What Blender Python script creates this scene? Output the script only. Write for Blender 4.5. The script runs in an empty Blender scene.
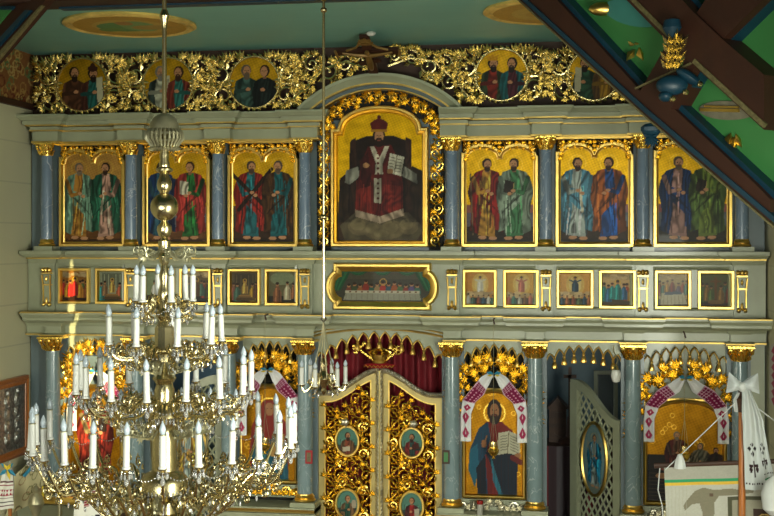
import bpy, bmesh, math, random
import numpy as np
from mathutils import Vector, Matrix
random.seed(11)
col = bpy.context.scene.collection
PI = math.pi
# ------------------------------------------------------------------ camera model (774x516, f = 1216 px)
F = 1216.0; TH = math.radians(9.3); YH = 240.0; CZ = 4.0
CX = 12.16*math.sin(TH); DC = 12.16*math.cos(TH)
def W(px, py, Y):
    u = (px-387)/F
    d = (Y+DC)/(math.cos(TH)+u*math.sin(TH))
    return CX+d*(-math.sin(TH)+u*math.cos(TH)), CZ-d*(py-YH)/F
def X_(px, Y): return W(px, 0, Y)[0]
def Z_(py, px, Y): return W(px, py, Y)[1]
def P(px, py, Y):
    x, z = W(px, py, Y); return Vector((x, Y, z))
cam_d = bpy.data.cameras.new('camera'); cam = bpy.data.objects.new('camera', cam_d); col.objects.link(cam)
cam.location = (CX, -DC, CZ); cam.rotation_euler = (PI/2, 0, TH)
cam_d.sensor_width = 36; cam_d.lens = 36*F/774; cam_d.shift_y = -(258-YH)/774.0
cam_d.clip_start = .05
bpy.context.scene.camera = cam

# ------------------------------------------------------------------ materials
def lin(c):
    return tuple(((v/12.92) if v <= .04045 else ((v+.055)/1.055)**2.4) for v in c)
def hexc(h):
    h = h.lstrip('#'); return tuple(int(h[i:i+2], 16)/255 for i in (0, 2, 4))
MATS = {}
def mat(name, c, rough=.5, metal=0, var=.0, vscale=6, bump=0, bscale=40, coat=0, emit=0, stretch=(1,1,1), c2=None, trans=0, alpha=None):
    m = bpy.data.materials.new(name); m.use_nodes = True; MATS[name] = m
    nt = m.node_tree; b = nt.nodes['Principled BSDF']
    c = lin(hexc(c)) if isinstance(c, str) else c
    b.inputs['Roughness'].default_value = rough; b.inputs['Metallic'].default_value = metal
    b.inputs['Coat Weight'].default_value = coat; b.inputs['Coat Roughness'].default_value = .15
    b.inputs['Transmission Weight'].default_value = trans
    tc = nt.nodes.new('ShaderNodeTexCoord'); mp = nt.nodes.new('ShaderNodeMapping')
    mp.inputs['Scale'].default_value = stretch
    nt.links.new(tc.outputs['Object'], mp.inputs['Vector'])
    n = nt.nodes.new('ShaderNodeTexNoise'); n.inputs['Scale'].default_value = vscale; n.inputs['Detail'].default_value = 4
    nt.links.new(mp.outputs['Vector'], n.inputs['Vector'])
    mx = nt.nodes.new('ShaderNodeMix'); mx.data_type = 'RGBA'
    cc = lin(hexc(c2)) if c2 else tuple(v*(1-var) for v in c)
    mx.inputs['A'].default_value = (*cc, 1); mx.inputs['B'].default_value = (*[min(1, v*(1+var*.4)) for v in c], 1)
    r = nt.nodes.new('ShaderNodeMapRange'); r.inputs[1].default_value = .35; r.inputs[2].default_value = .65
    nt.links.new(n.outputs['Fac'], r.inputs[0]); nt.links.new(r.outputs[0], mx.inputs['Factor'])
    nt.links.new(mx.outputs['Result'], b.inputs['Base Color'])
    if bump:
        n2 = nt.nodes.new('ShaderNodeTexNoise'); n2.inputs['Scale'].default_value = bscale
        nt.links.new(mp.outputs['Vector'], n2.inputs['Vector'])
        bp = nt.nodes.new('ShaderNodeBump'); bp.inputs['Strength'].default_value = bump; bp.inputs['Distance'].default_value = .01
        nt.links.new(n2.outputs['Fac'], bp.inputs['Height']); nt.links.new(bp.outputs['Normal'], b.inputs['Normal'])
    if emit:
        nt.links.new(mx.outputs['Result'], b.inputs['Emission Color']); b.inputs['Emission Strength'].default_value = emit
    return m
grey = mat('grey_green_paint', '#989c80', .38, var=.14, vscale=3, coat=.25)
greyd = mat('slate_paint', '#5f6e72', .4, var=.12, vscale=3, coat=.3)
creamg = mat('cream_gilt_paint', '#b8a468', .35, metal=.35, var=.15)
gold = mat('gold_leaf', (.95, .64, .13), .27, 1, var=.22, vscale=12, bump=.35, bscale=60)
goldm = mat('gold_moulding', (.86, .58, .15), .33, 1, var=.14, vscale=5, bump=.1, bscale=30)
giltp = mat('gilt_paint', (.85, .58, .16), .4, .35, var=.3, vscale=6)
fillet = mat('gilt_line', (.62, .43, .12), .42, .9, var=.3, vscale=5, bump=.1, bscale=30)
goldp = mat('pale_gold_leaf', (.88, .72, .33), .27, 1, var=.25, vscale=10, bump=.35, bscale=60)
silver = mat('silvered_carving', (.62, .58, .45), .32, .9, var=.3, vscale=14, bump=.4, bscale=50)
brass = mat('polished_brass', (.66, .56, .31), .26, 1, var=.12, vscale=9, bump=.05, bscale=20)
brassd = mat('aged_brass', (.46, .43, .27), .38, .75, var=.25, vscale=12)
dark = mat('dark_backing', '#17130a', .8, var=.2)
darkw = mat('dark_brown_wood', '#402616', .6, var=.3, vscale=4, stretch=(1, 1, 6))
beam = mat('brown_beam_paint', '#381a0c', .6, var=.18, vscale=5, bump=.1)
greenp = mat('bright_green_paint', '#3c7d42', .5, var=.12, vscale=3)
bluee = mat('deep_blue_paint', '#0f3648', .45, var=.2, vscale=6)
teal = mat('teal_ceiling_paint', '#5fa294', .5, var=.10, vscale=1.2, stretch=(1, 6, 1), bump=.05)
tealb = mat('blue_teal_paint', '#3c8078', .5, var=.1)
creamw = mat('cream_wall_paint', '#c9c4a4', .55, var=.06, vscale=1.5, bump=.03, bscale=4, stretch=(1, 1, 3))
creamt = mat('cream_trim_paint', '#6a6240', .5, var=.35, vscale=45)
red = mat('dark_red_curtain', '#7a1420', .75, var=.35, vscale=9, stretch=(3, 1, .3))
redv = mat('red_velvet', '#a01a22', .6, var=.2)
white = mat('white_candle_plastic', '#cfcfc8', .35, var=.03)
bulb = mat('frosted_bulb_glass', '#b0bcc6', .12, var=.02, coat=.6)
cloth = mat('white_linen', '#bfc2bf', .7, var=.06, vscale=12, bump=.25, bscale=22)
silk = mat('cream_satin', '#9f9e92', .4, var=.12, vscale=9, bump=.3, bscale=14)
woodp = mat('honey_wood', '#a8642c', .35, var=.25, vscale=10, stretch=(8, 8, .6), coat=.3)
silverm = mat('oxidised_silver', (.45, .45, .42), .35, .9, var=.5, vscale=28, bump=.9, bscale=45)
redglass = mat('ruby_glass', '#8e1616', .1, coat=.5)
crystal = mat('crystal_glass', (.95, .95, .93), .03, var=0, trans=.75)
mauve = mat('embroidery_blue', '#2f86a8', .7)
yellow = mat('yellow_ribbon', '#d8bd2c', .6)
greenr = mat('green_ribbon', '#3c9a72', .6)
brownp = mat('grey_brown_applique', '#75705c', .65, var=.15, vscale=20)
floorm = mat('floor_boards', '#6a4a30', .45, var=.3, vscale=6, stretch=(1, 8, 1))
icepaint = mat('pale_blue_paint', '#566e78', .5, var=.1)

def marble(name, a, b_, vein):
    m = bpy.data.materials.new(name); m.use_nodes = True
    nt = m.node_tree; b = nt.nodes['Principled BSDF']; b.inputs['Roughness'].default_value = .22
    b.inputs['Coat Weight'].default_value = .5; b.inputs['Coat Roughness'].default_value = .08
    tc = nt.nodes.new('ShaderNodeTexCoord')
    n = nt.nodes.new('ShaderNodeTexNoise'); n.inputs['Scale'].default_value = 5; n.inputs['Detail'].default_value = 5
    mp = nt.nodes.new('ShaderNodeMapping'); mp.inputs['Rotation'].default_value = (0, .7, 0); mp.inputs['Scale'].default_value = (1.0, .6, .45)
    nt.links.new(tc.outputs['Object'], mp.inputs['Vector']); nt.links.new(tc.outputs['Object'], n.inputs['Vector'])
    mx = nt.nodes.new('ShaderNodeMix'); mx.data_type = 'RGBA'
    mx.inputs['A'].default_value = (*lin(hexc(a)), 1); mx.inputs['B'].default_value = (*lin(hexc(b_)), 1)
    nt.links.new(n.outputs['Fac'], mx.inputs['Factor'])
    v = nt.nodes.new('ShaderNodeTexNoise'); v.inputs['Scale'].default_value = 7; v.inputs['Detail'].default_value = 3; v.inputs['Distortion'].default_value = 1.2
    nt.links.new(mp.outputs['Vector'], v.inputs['Vector'])
    s = nt.nodes.new('ShaderNodeMath'); s.operation = 'SUBTRACT'; s.inputs[1].default_value = .5; nt.links.new(v.outputs['Fac'], s.inputs[0])
    ab = nt.nodes.new('ShaderNodeMath'); ab.operation = 'ABSOLUTE'; nt.links.new(s.outputs[0], ab.inputs[0])
    r = nt.nodes.new('ShaderNodeMapRange'); r.inputs[1].default_value = 0; r.inputs[2].default_value = .012; r.inputs[3].default_value = .5; r.inputs[4].default_value = 0
    nt.links.new(ab.outputs[0], r.inputs[0])
    m2 = nt.nodes.new('ShaderNodeMix'); m2.data_type = 'RGBA'; nt.links.new(mx.outputs['Result'], m2.inputs['A'])
    m2.inputs['B'].default_value = (*lin(hexc(vein)), 1); nt.links.new(r.outputs[0], m2.inputs['Factor'])
    nt.links.new(m2.outputs['Result'], b.inputs['Base Color'])
    return m
marb = marble('blue_marbled_paint', '#566a82', '#7d90a2', '#d4d8dc')
marbg = marble('grey_marbled_paint', '#61787a', '#82959a', '#c4ccca')
def paintmat(name, rough, coat, bs=120, bump=.25):
    m = bpy.data.materials.new(name); m.use_nodes = True
    nt = m.node_tree; b = nt.nodes['Principled BSDF']; b.inputs['Roughness'].default_value = rough
    b.inputs['Coat Weight'].default_value = coat; b.inputs['Specular IOR Level'].default_value = .2
    a = nt.nodes.new('ShaderNodeAttribute'); a.attribute_name = 'Col'
    nt.links.new(a.outputs['Color'], b.inputs['Base Color']); nt.links.new(a.outputs['Alpha'], b.inputs['Metallic'])
    tc = nt.nodes.new('ShaderNodeTexCoord'); n = nt.nodes.new('ShaderNodeTexNoise'); n.inputs['Scale'].default_value = bs
    nt.links.new(tc.outputs['Object'], n.inputs['Vector'])
    bp = nt.nodes.new('ShaderNodeBump'); bp.inputs['Distance'].default_value = .004; bp.inputs['Strength'].default_value = bump
    nt.links.new(n.outputs['Fac'], bp.inputs['Height']); nt.links.new(bp.outputs['Normal'], b.inputs['Normal'])
    return m
paintm = paintmat('icon_painting', .42, .04)
fabm = paintmat('embroidered_cloth', .75, 0, 60, .4)
# wave-lined boards for walls
def boards(name, c, axis, sc, rough=.5, depth=.3):
    m = bpy.data.materials.new(name); m.use_nodes = True
    nt = m.node_tree; b = nt.nodes['Principled BSDF']; b.inputs['Roughness'].default_value = rough
    tc = nt.nodes.new('ShaderNodeTexCoord'); sp = nt.nodes.new('ShaderNodeSeparateXYZ'); nt.links.new(tc.outputs['Object'], sp.inputs[0])
    mu = nt.nodes.new('ShaderNodeMath'); mu.operation = 'MULTIPLY'; mu.inputs[1].default_value = sc; nt.links.new(sp.outputs[axis], mu.inputs[0])
    fr = nt.nodes.new('ShaderNodeMath'); fr.operation = 'FRACT'; nt.links.new(mu.outputs[0], fr.inputs[0])
    lt = nt.nodes.new('ShaderNodeMath'); lt.operation = 'LESS_THAN'; lt.inputs[1].default_value = .035; nt.links.new(fr.outputs[0], lt.inputs[0])
    n = nt.nodes.new('ShaderNodeTexNoise'); n.inputs['Scale'].default_value = 1.5; nt.links.new(tc.outputs['Object'], n.inputs['Vector'])
    c = lin(hexc(c)); mx = nt.nodes.new('ShaderNodeMix'); mx.data_type = 'RGBA'
    mx.inputs['A'].default_value = (*c, 1); mx.inputs['B'].default_value = (*[v*.8 for v in c], 1); nt.links.new(n.outputs['Fac'], mx.inputs['Factor'])
    m2 = nt.nodes.new('ShaderNodeMix'); m2.data_type = 'RGBA'; nt.links.new(mx.outputs['Result'], m2.inputs['A'])
    m2.inputs['B'].default_value = (*[v*(1-depth) for v in c], 1); nt.links.new(lt.outputs[0], m2.inputs['Factor'])
    nt.links.new(m2.outputs['Result'], b.inputs['Base Color'])
    return m
wallm = boards('cream_plank_wall', '#dcd6b0', 2, 2.4, .5, .25)
ceilm = boards('teal_plank_ceiling', '#86c2b4', 1, 3.1, .45, .18)

# ------------------------------------------------------------------ mesh builder
class MB:
    def __init__(s): s.v = []; s.f = []
    def add(s, v, f):
        o = len(s.v); s.v.extend([tuple(p) for p in v]); s.f.extend([tuple(i+o for i in q) for q in f])
    def box(s, x0, x1, y0, y1, z0, z1):
        s.add([(x, y, z) for x in (x0, x1) for y in (y0, y1) for z in (z0, z1)],
              [(0, 1, 3, 2), (4, 6, 7, 5), (0, 4, 5, 1), (2, 3, 7, 6), (0, 2, 6, 4), (1, 5, 7, 3)])
        return s
    def prism(s, pts, y0, y1):      # pts in XZ
        n = len(pts); v = [(x, y0, z) for x, z in pts]+[(x, y1, z) for x, z in pts]
        s.add(v, [tuple(range(n)), tuple(range(2*n-1, n-1, -1))]+[(i, i+n, (i+1) % n+n, (i+1) % n) for i in range(n)])
        return s
    def slab(s, pts, t):            # 3D planar polygon with thickness vector t
        n = len(pts); t = Vector(t); v = [Vector(p) for p in pts]; v += [p+t for p in v]
        s.add(v, [tuple(range(n)), tuple(range(2*n-1, n-1, -1))]+[(i, i+n, (i+1) % n+n, (i+1) % n) for i in range(n)])
        return s
    def tube(s, pts, r, n=6, closed=False):
        pts = [Vector(p) for p in pts]; m = len(pts)
        if not hasattr(r, '__len__'): r = [r]*m
        v = []; up = None
        for i, p in enumerate(pts):
            a = pts[(i-1) % m] if (closed or i) else p; b = pts[(i+1) % m] if (closed or i < m-1) else p
            t = b-a
            if t.length < 1e-9: t = Vector((0, 0, 1))
            t.normalize()
            if up is None: up = Vector((0, 1, 0)) if abs(t.y) < .9 else Vector((1, 0, 0))
            sd = t.cross(up)
            if sd.length < 1e-6: sd = t.orthogonal()
            sd.normalize(); u2 = sd.cross(t); up = u2
            for k in range(n):
                an = 2*PI*k/n; v.append(p+(sd*math.cos(an)+u2*math.sin(an))*r[i])
        f = []
        for i in range(m if closed else m-1):
            j = (i+1) % m
            for k in range(n):
                f.append((i*n+k, i*n+(k+1) % n, j*n+(k+1) % n, j*n+k))
        if not closed: f += [tuple(range(n)), tuple((m-1)*n+k for k in range(n-1, -1, -1))]
        s.add(v, f); return s
    def lathe(s, prof, c=(0, 0, 0), n=16):
        v = []; m = len(prof)
        for r, z in prof:
            for k in range(n):
                a = 2*PI*(k+.5)/n; v.append((c[0]+max(r, 1e-4)*math.cos(a), c[1]+max(r, 1e-4)*math.sin(a), c[2]+z))
        f = [(i*n+k, i*n+(k+1) % n, (i+1)*n+(k+1) % n, (i+1)*n+k) for i in range(m-1) for k in range(n)]
        f += [tuple(range(n-1, -1, -1)), tuple((m-1)*n+k for k in range(n))]
        s.add(v, f); return s
    def ell(s, c, rx, ry, rz, n=8, m=5):
        v = [(c[0], c[1], c[2]-rz)]
        for i in range(1, m):
            t = -PI/2+PI*i/m
            for k in range(n):
                a = 2*PI*k/n; v.append((c[0]+rx*math.cos(t)*math.cos(a), c[1]+ry*math.cos(t)*math.sin(a), c[2]+rz*math.sin(t)))
        v.append((c[0], c[1], c[2]+rz)); L = len(v)-1
        f = [(0, 1+(k+1) % n, 1+k) for k in range(n)]
        for i in range(m-2):
            for k in range(n): f.append((1+i*n+k, 1+i*n+(k+1) % n, 1+(i+1)*n+(k+1) % n, 1+(i+1)*n+k))
        f += [(L, 1+(m-2)*n+k, 1+(m-2)*n+(k+1) % n) for k in range(n)]
        s.add(v, f); return s
    def leaf(s, p, ang, l, w, t=None, curl=.35):   # leaf in XZ plane at depth p.y, bulging to -Y
        x, y, z = p; t = t or w*.5
        c, sn = math.cos(ang), math.sin(ang)
        q = lambda a, b, d: (x+a*c-b*sn, y-d, z+a*sn+b*c)
        s.add([q(0, 0, 0), q(l*.45, w*.5, 0), q(l, 0, t*curl*2), q(l*.45, -w*.5, 0), q(l*.5, 0, t), q(l*.45, 0, -t*.3)],
              [(0, 4, 1), (1, 4, 2), (2, 4, 3), (3, 4, 0), (0, 1, 5), (1, 2, 5), (2, 3, 5), (3, 0, 5)])
    def sweep(s, path, prof, closed=True, plane='xz', y=0):
        """path: 2D points; prof: list of (offset to the left of travel, second coordinate)."""
        n = len(path); nr = []
        for i in range(n):
            a = path[(i-1) % n] if (closed or i) else path[i]; b = path[i]; c = path[(i+1) % n] if (closed or i < n-1) else path[i]
            def nn(p, q):
                dx, dy = q[0]-p[0], q[1]-p[1]; L = math.hypot(dx, dy)
                return (-dy/L, dx/L) if L > 1e-9 else None
            n1, n2 = nn(a, b), nn(b, c); n1 = n1 or n2; n2 = n2 or n1
            mx, my = n1[0]+n2[0], n1[1]+n2[1]; L2 = mx*mx+my*my
            k = 2/L2 if L2 > .35 else 2/.35
            nr.append((mx*k, my*k))
        v = []
        for o, h in prof:
            for (px, py), (ax, ay) in zip(path, nr):
                a, b = px+ax*o, py+ay*o
                v.append((a, h, b) if plane == 'xz' else (a, b, h))
        m = len(prof); f = []
        for j in range(m-1):
            for i in range(n if closed else n-1):
                k = (i+1) % n; f.append((j*n+i, j*n+k, (j+1)*n+k, (j+1)*n+i))
        if not closed:
            f += [tuple(j*n for j in range(m)), tuple(j*n+n-1 for j in range(m-1, -1, -1))]
        s.add(v, f); return s
    # ---- carving
    def scroll(s, cx, cz, r, a0, d, w, y, turns=1.35, leaves=True, n=5, lw=1.0):
        N = 16; pts = []; rr = []
        for i in range(N+1):
            t = i/N; a = a0+d*2*PI*turns*t; q = r*(1-.78*t)
            pts.append((cx+q*math.cos(a), y-.3*w-1.1*w*t, cz+q*math.sin(a))); rr.append(w*(1-.4*t))
            if leaves and i % 3 == 1 and t < .75:
                s.leaf((pts[-1][0], y, pts[-1][2]), a+d*.9, r*.62*lw, r*.34*lw, w*1.1)
        s.tube(pts, rr, n); p = pts[-1]; s.ell(p, w*1.3, w*1.1, w*1.3, 6, 4)
    def palm(s, x, z, ang, l, w, y, n=5, spread=.55):
        for i in range(n):
            k = i-(n-1)/2; s.leaf((x, y, z), ang+k*spread, l*(1-.12*abs(k)), w, w*.55)
        s.ell((x, y-.3*w, z), w*.45, w*.45, w*.45, 6, 4)
    def build(s, name, m, parent=None, smooth=35):
        me = bpy.data.meshes.new(name); me.from_pydata(s.v, [], s.f)
        bm = bmesh.new(); bm.from_mesh(me); bmesh.ops.recalc_face_normals(bm, faces=bm.faces); bm.to_mesh(me); bm.free()
        if smooth:
            me.polygons.foreach_set('use_smooth', [True]*len(me.polygons)); me.set_sharp_from_angle(angle=math.radians(smooth))
        me.materials.append(m)
        o = bpy.data.objects.new(name, me); col.objects.link(o)
        if parent: o.parent = parent; o.matrix_parent_inverse = Matrix.Translation(-parent.location)
        return o
def thing(name, label, cat, loc=(0, 0, 0), group=None):
    o = bpy.data.objects.new(name, None); col.objects.link(o); o.location = loc; o.empty_display_size = .1
    tag(o, label, cat, group); return o
def tag(o, label=None, cat=None, group=None, kind=None):
    if label: o['label'] = label
    if cat: o['category'] = cat
    if group: o['group'] = group
    if kind: o['kind'] = kind
    return o

# ------------------------------------------------------------------ painter
class Cv:
    def __init__(s, w, h, bg, metal=0):
        s.w, s.h = w, h; s.a = np.zeros((h, w, 4)); s.a[..., :3] = lin(bg if not isinstance(bg, str) else hexc(bg)); s.a[..., 3] = metal
        s.yy, s.xx = np.mgrid[0:h, 0:w]; s.rng = np.random.RandomState(int(w*7+h))
    def put(s, m, c, metal=0, op=1):
        c = lin(hexc(c) if isinstance(c, str) else c)
        s.a[m, :3] = s.a[m, :3]*(1-op)+np.array(c)*op; s.a[m, 3] = s.a[m, 3]*(1-op)+metal*op
    def poly(s, pts, c, metal=0, op=1):
        m = np.zeros((s.h, s.w), bool); n = len(pts)
        for i in range(n):
            x0, y0 = pts[i]; x1, y1 = pts[(i+1) % n]
            if y0 == y1: continue
            cond = (y0 > s.yy) != (y1 > s.yy)
            m ^= cond & (s.xx < (x1-x0)*(s.yy-y0)/(y1-y0)+x0)
        s.put(m, c, metal, op)
    def ell(s, cx, cy, rx, ry, c, metal=0, op=1, rot=0):
        dx, dy = s.xx-cx, s.yy-cy; a, b = math.cos(rot), math.sin(rot)
        s.put((((dx*a+dy*b)/rx)**2+((dy*a-dx*b)/ry)**2) < 1, c, metal, op)
    def ring(s, cx, cy, r, w, c, metal=0, op=1):
        d = np.hypot(s.xx-cx, s.yy-cy); s.put(abs(d-r) < w/2, c, metal, op)
    def line(s, x0, y0, x1, y1, w, c, metal=0, op=1):
        dx, dy = x1-x0, y1-y0; L2 = dx*dx+dy*dy+1e-9
        t = np.clip(((s.xx-x0)*dx+(s.yy-y0)*dy)/L2, 0, 1)
        s.put(np.hypot(s.xx-x0-t*dx, s.yy-y0-t*dy) < w/2, c, metal, op)
    def rect(s, x0, y0, x1, y1, c, metal=0, op=1):
        s.put((s.xx >= x0) & (s.xx < x1) & (s.yy >= y0) & (s.yy < y1), c, metal, op)
    def noise(s, fx, fy, seed=0):
        r = np.random.RandomState(seed+3); gy, gx = max(2, int(s.h*fy)+2), max(2, int(s.w*fx)+2); g = r.rand(gy, gx)
        y = s.yy*(gy-1.001)/s.h; x = s.xx*(gx-1.001)/s.w; yi, xi = y.astype(int), x.astype(int); fy_, fx_ = y-yi, x-xi
        fy_ = fy_*fy_*(3-2*fy_); fx_ = fx_*fx_*(3-2*fx_)
        return (g[yi, xi]*(1-fx_)+g[yi, xi+1]*fx_)*(1-fy_)+(g[yi+1, xi]*(1-fx_)+g[yi+1, xi+1]*fx_)*fy_
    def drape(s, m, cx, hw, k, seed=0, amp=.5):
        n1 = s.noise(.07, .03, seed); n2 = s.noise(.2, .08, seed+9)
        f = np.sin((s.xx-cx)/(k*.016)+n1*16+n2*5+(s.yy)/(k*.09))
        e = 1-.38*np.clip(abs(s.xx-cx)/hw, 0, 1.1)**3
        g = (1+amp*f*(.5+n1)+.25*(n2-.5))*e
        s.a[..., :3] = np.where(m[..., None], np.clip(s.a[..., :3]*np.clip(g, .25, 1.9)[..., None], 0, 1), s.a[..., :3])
    def tool(s):    # tooled gilding
        m = s.a[..., 3] > .4; p = .5+.5*np.sin(s.xx*1.05+s.yy*.5)*np.sin(s.yy*1.1-s.xx*.35); n = s.noise(.12, .12, 5)
        s.a[..., :3] = np.where(m[..., None], s.a[..., :3]*(.62+.35*p+.35*n)[..., None], s.a[..., :3])
    def grain(s, k=.18):
        s.tool()
        n = s.rng.rand(s.h//3+2, s.w//3+2); n = np.kron(n, np.ones((3, 3)))[:s.h, :s.w]
        n = .5*n+.5*s.rng.rand(s.h, s.w); s.a[..., :3] *= (1-k/2+k*n)[..., None]
GB = '#d0a42a'
def shade(c, k):
    c = hexc(c) if isinstance(c, str) else c
    return tuple(max(0, min(1, v*k)) for v in c)
def saint(c, cx, top, h, robe, mantle, hair='#3a2416', beard=True, skin='#dca578', side=1, item=None, halo=True, lower=True, hem=.93, lean=0):
    k = h
    before = c.a.copy()
    if halo: c.ring(cx, top+.085*k, .10*k, max(1, .012*k), '#e8c45a', .9, .45)
    before2 = c.a.copy()
    q = lambda x, y: (cx+side*x*k+lean*y*k, top+y*k)
    c.ell(*q(-.055, .965), .05*k, .022*k, skin); c.ell(*q(.07, .975), .05*k, .022*k, skin)
    c.poly([q(-.05, .15), q(-.14, .18), q(-.20, .28), q(-.235, .42), q(-.20, .56), q(-.19, .7), q(-.21, hem-.05), q(-.10, hem-.0), q(.0, hem+.02), q(.10, hem-.06), q(.19, hem-.03), q(.175, .7), q(.215, .5), q(.20, .34), q(.14, .18), q(.05, .15)], mantle)
    c.poly([q(-.05, .155), q(-.08, .4), q(-.06, .62), q(-.11, hem+.01), q(.10, hem+.03), q(.075, .6), q(.04, .4), q(.05, .155)], robe)
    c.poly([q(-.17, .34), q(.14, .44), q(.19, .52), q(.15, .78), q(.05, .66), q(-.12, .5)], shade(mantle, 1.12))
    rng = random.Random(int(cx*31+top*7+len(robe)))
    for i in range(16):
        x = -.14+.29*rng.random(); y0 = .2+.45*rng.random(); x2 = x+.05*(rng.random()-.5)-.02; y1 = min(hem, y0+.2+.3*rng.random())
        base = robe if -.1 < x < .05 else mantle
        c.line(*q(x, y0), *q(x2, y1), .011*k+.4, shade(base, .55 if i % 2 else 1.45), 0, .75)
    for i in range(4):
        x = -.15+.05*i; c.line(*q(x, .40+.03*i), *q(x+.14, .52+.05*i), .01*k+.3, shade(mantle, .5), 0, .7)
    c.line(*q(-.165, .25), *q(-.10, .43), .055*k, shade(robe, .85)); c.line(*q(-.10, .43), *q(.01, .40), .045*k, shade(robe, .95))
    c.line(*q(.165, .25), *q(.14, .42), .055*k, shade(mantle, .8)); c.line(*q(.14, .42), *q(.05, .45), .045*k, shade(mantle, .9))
    if item == 'book': c.poly([q(.0, .30), q(.11, .27), q(.13, .42), q(.02, .45)], '#3a2c24'); c.line(*q(.0, .31), *q(.02, .45), 1, '#c8b070')
    if item == 'page': c.poly([q(.02, .27), q(.13, .25), q(.13, .42), q(.03, .44)], '#d8d2b8')
    if item == 'scroll': c.line(*q(.03, .38), *q(.06, .66), .03*k, '#d8d0b4')
    if item == 'staff': c.line(*q(-.2, .2), *q(-.17, .93), .014*k+.3, '#8a7450')
    if item == 'keys': c.line(*q(-.1, .44), *q(-.13, .58), .015*k, '#c8a040')
    if item == 'cross':
        c.line(*q(-.3, .12), *q(.22, .62), .05*k, '#3a2618'); c.line(*q(.26, .12), *q(-.16, .62), .05*k, '#3a2618')
    c.ell(*q(.01, .405), .028*k, .02*k, skin); c.ell(*q(.055, .44), .028*k, .02*k, skin)
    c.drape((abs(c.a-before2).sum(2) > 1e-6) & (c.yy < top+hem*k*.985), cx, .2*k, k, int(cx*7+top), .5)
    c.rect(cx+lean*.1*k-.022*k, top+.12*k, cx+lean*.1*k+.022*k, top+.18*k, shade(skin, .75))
    c.ell(*q(.012, .405), .026*k, .019*k, skin); c.ell(*q(.055, .438), .026*k, .018*k, skin)
    hx, hy = cx+lean*.08*k, top+.082*k
    c.ell(hx, hy-.006*k, .058*k, .066*k, hair); 
    if beard is None: c.ell(hx, hy+.03*k, .062*k, .07*k, hair)
    c.ell(hx+side*.008*k, hy+.008*k, .042*k, .055*k, skin)
    if beard: c.ell(hx+side*.006*k, hy+.055*k, .036*k, .036*k, shade(hair, 1.05)); c.ell(hx+side*.008*k, hy+.03*k, .02*k, .012*k, shade(skin, .7))
    e = max(.5, .007*k)
    c.ell(hx+side*.008*k-.018*k, hy+.0*k, e, e, '#2a1a10'); c.ell(hx+side*.008*k+.018*k, hy+.0*k, e, e, '#2a1a10')
    c.line(hx+side*.008*k, hy, hx+side*.01*k, hy+.02*k, e, shade(skin, .65))
    c.line(hx+side*.008*k-.012*k, hy+.036*k, hx+side*.008*k+.012*k, hy+.036*k, e, '#7a3a2c')
def bust(c, cx, top, k, robe, mantle, hair, beard=True, skin='#d49c70', hat=None, side=1, item=None):
    q = lambda x, y: (cx+side*x*k, top+y*k)
    c.poly([q(-.1, .36), q(-.3, .46), q(-.36, .8), q(-.3, 1.2), q(.3, 1.2), q(.36, .8), q(.3, .46), q(.1, .36)], mantle)
    c.poly([q(-.1, .36), q(-.16, .8), q(-.12, 1.2), q(.1, 1.2), q(.14, .8), q(.1, .36)], robe)
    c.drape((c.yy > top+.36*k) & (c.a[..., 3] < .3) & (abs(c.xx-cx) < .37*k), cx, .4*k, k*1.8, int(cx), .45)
    for i in range(0):
        x = -.3+.07*i; c.line(*q(x, .5+.03*(i % 3)), *q(x*.8+.05, 1.1), .02*k+.3, shade(mantle if abs(x) > .12 else robe, .55 if i % 2 else 1.5), 0, .8)
    c.line(*q(-.3, .75), *q(.04, .72), .11*k, shade(robe, .8)); c.ell(*q(.06, .7), .07*k, .05*k, skin)
    if item == 'scroll': c.poly([q(.1, .3), q(.28, .28), q(.3, .95), q(.14, .98)], '#d2cba8')
    if item == 'rod': c.line(*q(.24, .2), *q(.24, 1.1), .03*k, '#c89a3a')
    c.rect(cx-.05*k, top+.26*k, cx+.05*k, top+.4*k, shade(skin, .75))
    c.ell(cx, top+.17*k, .14*k, .17*k, hair); c.ell(cx+side*.02*k, top+.19*k, .1*k, .14*k, skin)
    if beard: c.ell(cx+side*.02*k, top+.33*k, .09*k, .11*k, hair); c.ell(cx+side*.02*k, top+.265*k, .035*k, .018*k, shade(skin, .7))
    for s in (-1, 1): c.ell(cx+side*.02*k+s*.04*k, top+.17*k, .016*k+.2, .012*k+.2, '#24150c')
    c.line(cx+side*.02*k, top+.17*k, cx+side*.025*k, top+.22*k, .02*k, shade(skin, .65))
    if hat == 'crown':
        c.poly([q(-.13, .1), q(-.16, -.06), q(-.07, .0), q(0, -.1), q(.07, .0), q(.16, -.06), q(.13, .1)], '#c8942c', .6)
    if hat == 'turban': c.ell(cx, top+.05*k, .15*k, .09*k, '#4a2a20'); c.ell(cx, top-.02*k, .07*k, .08*k, '#4a2a20')
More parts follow.
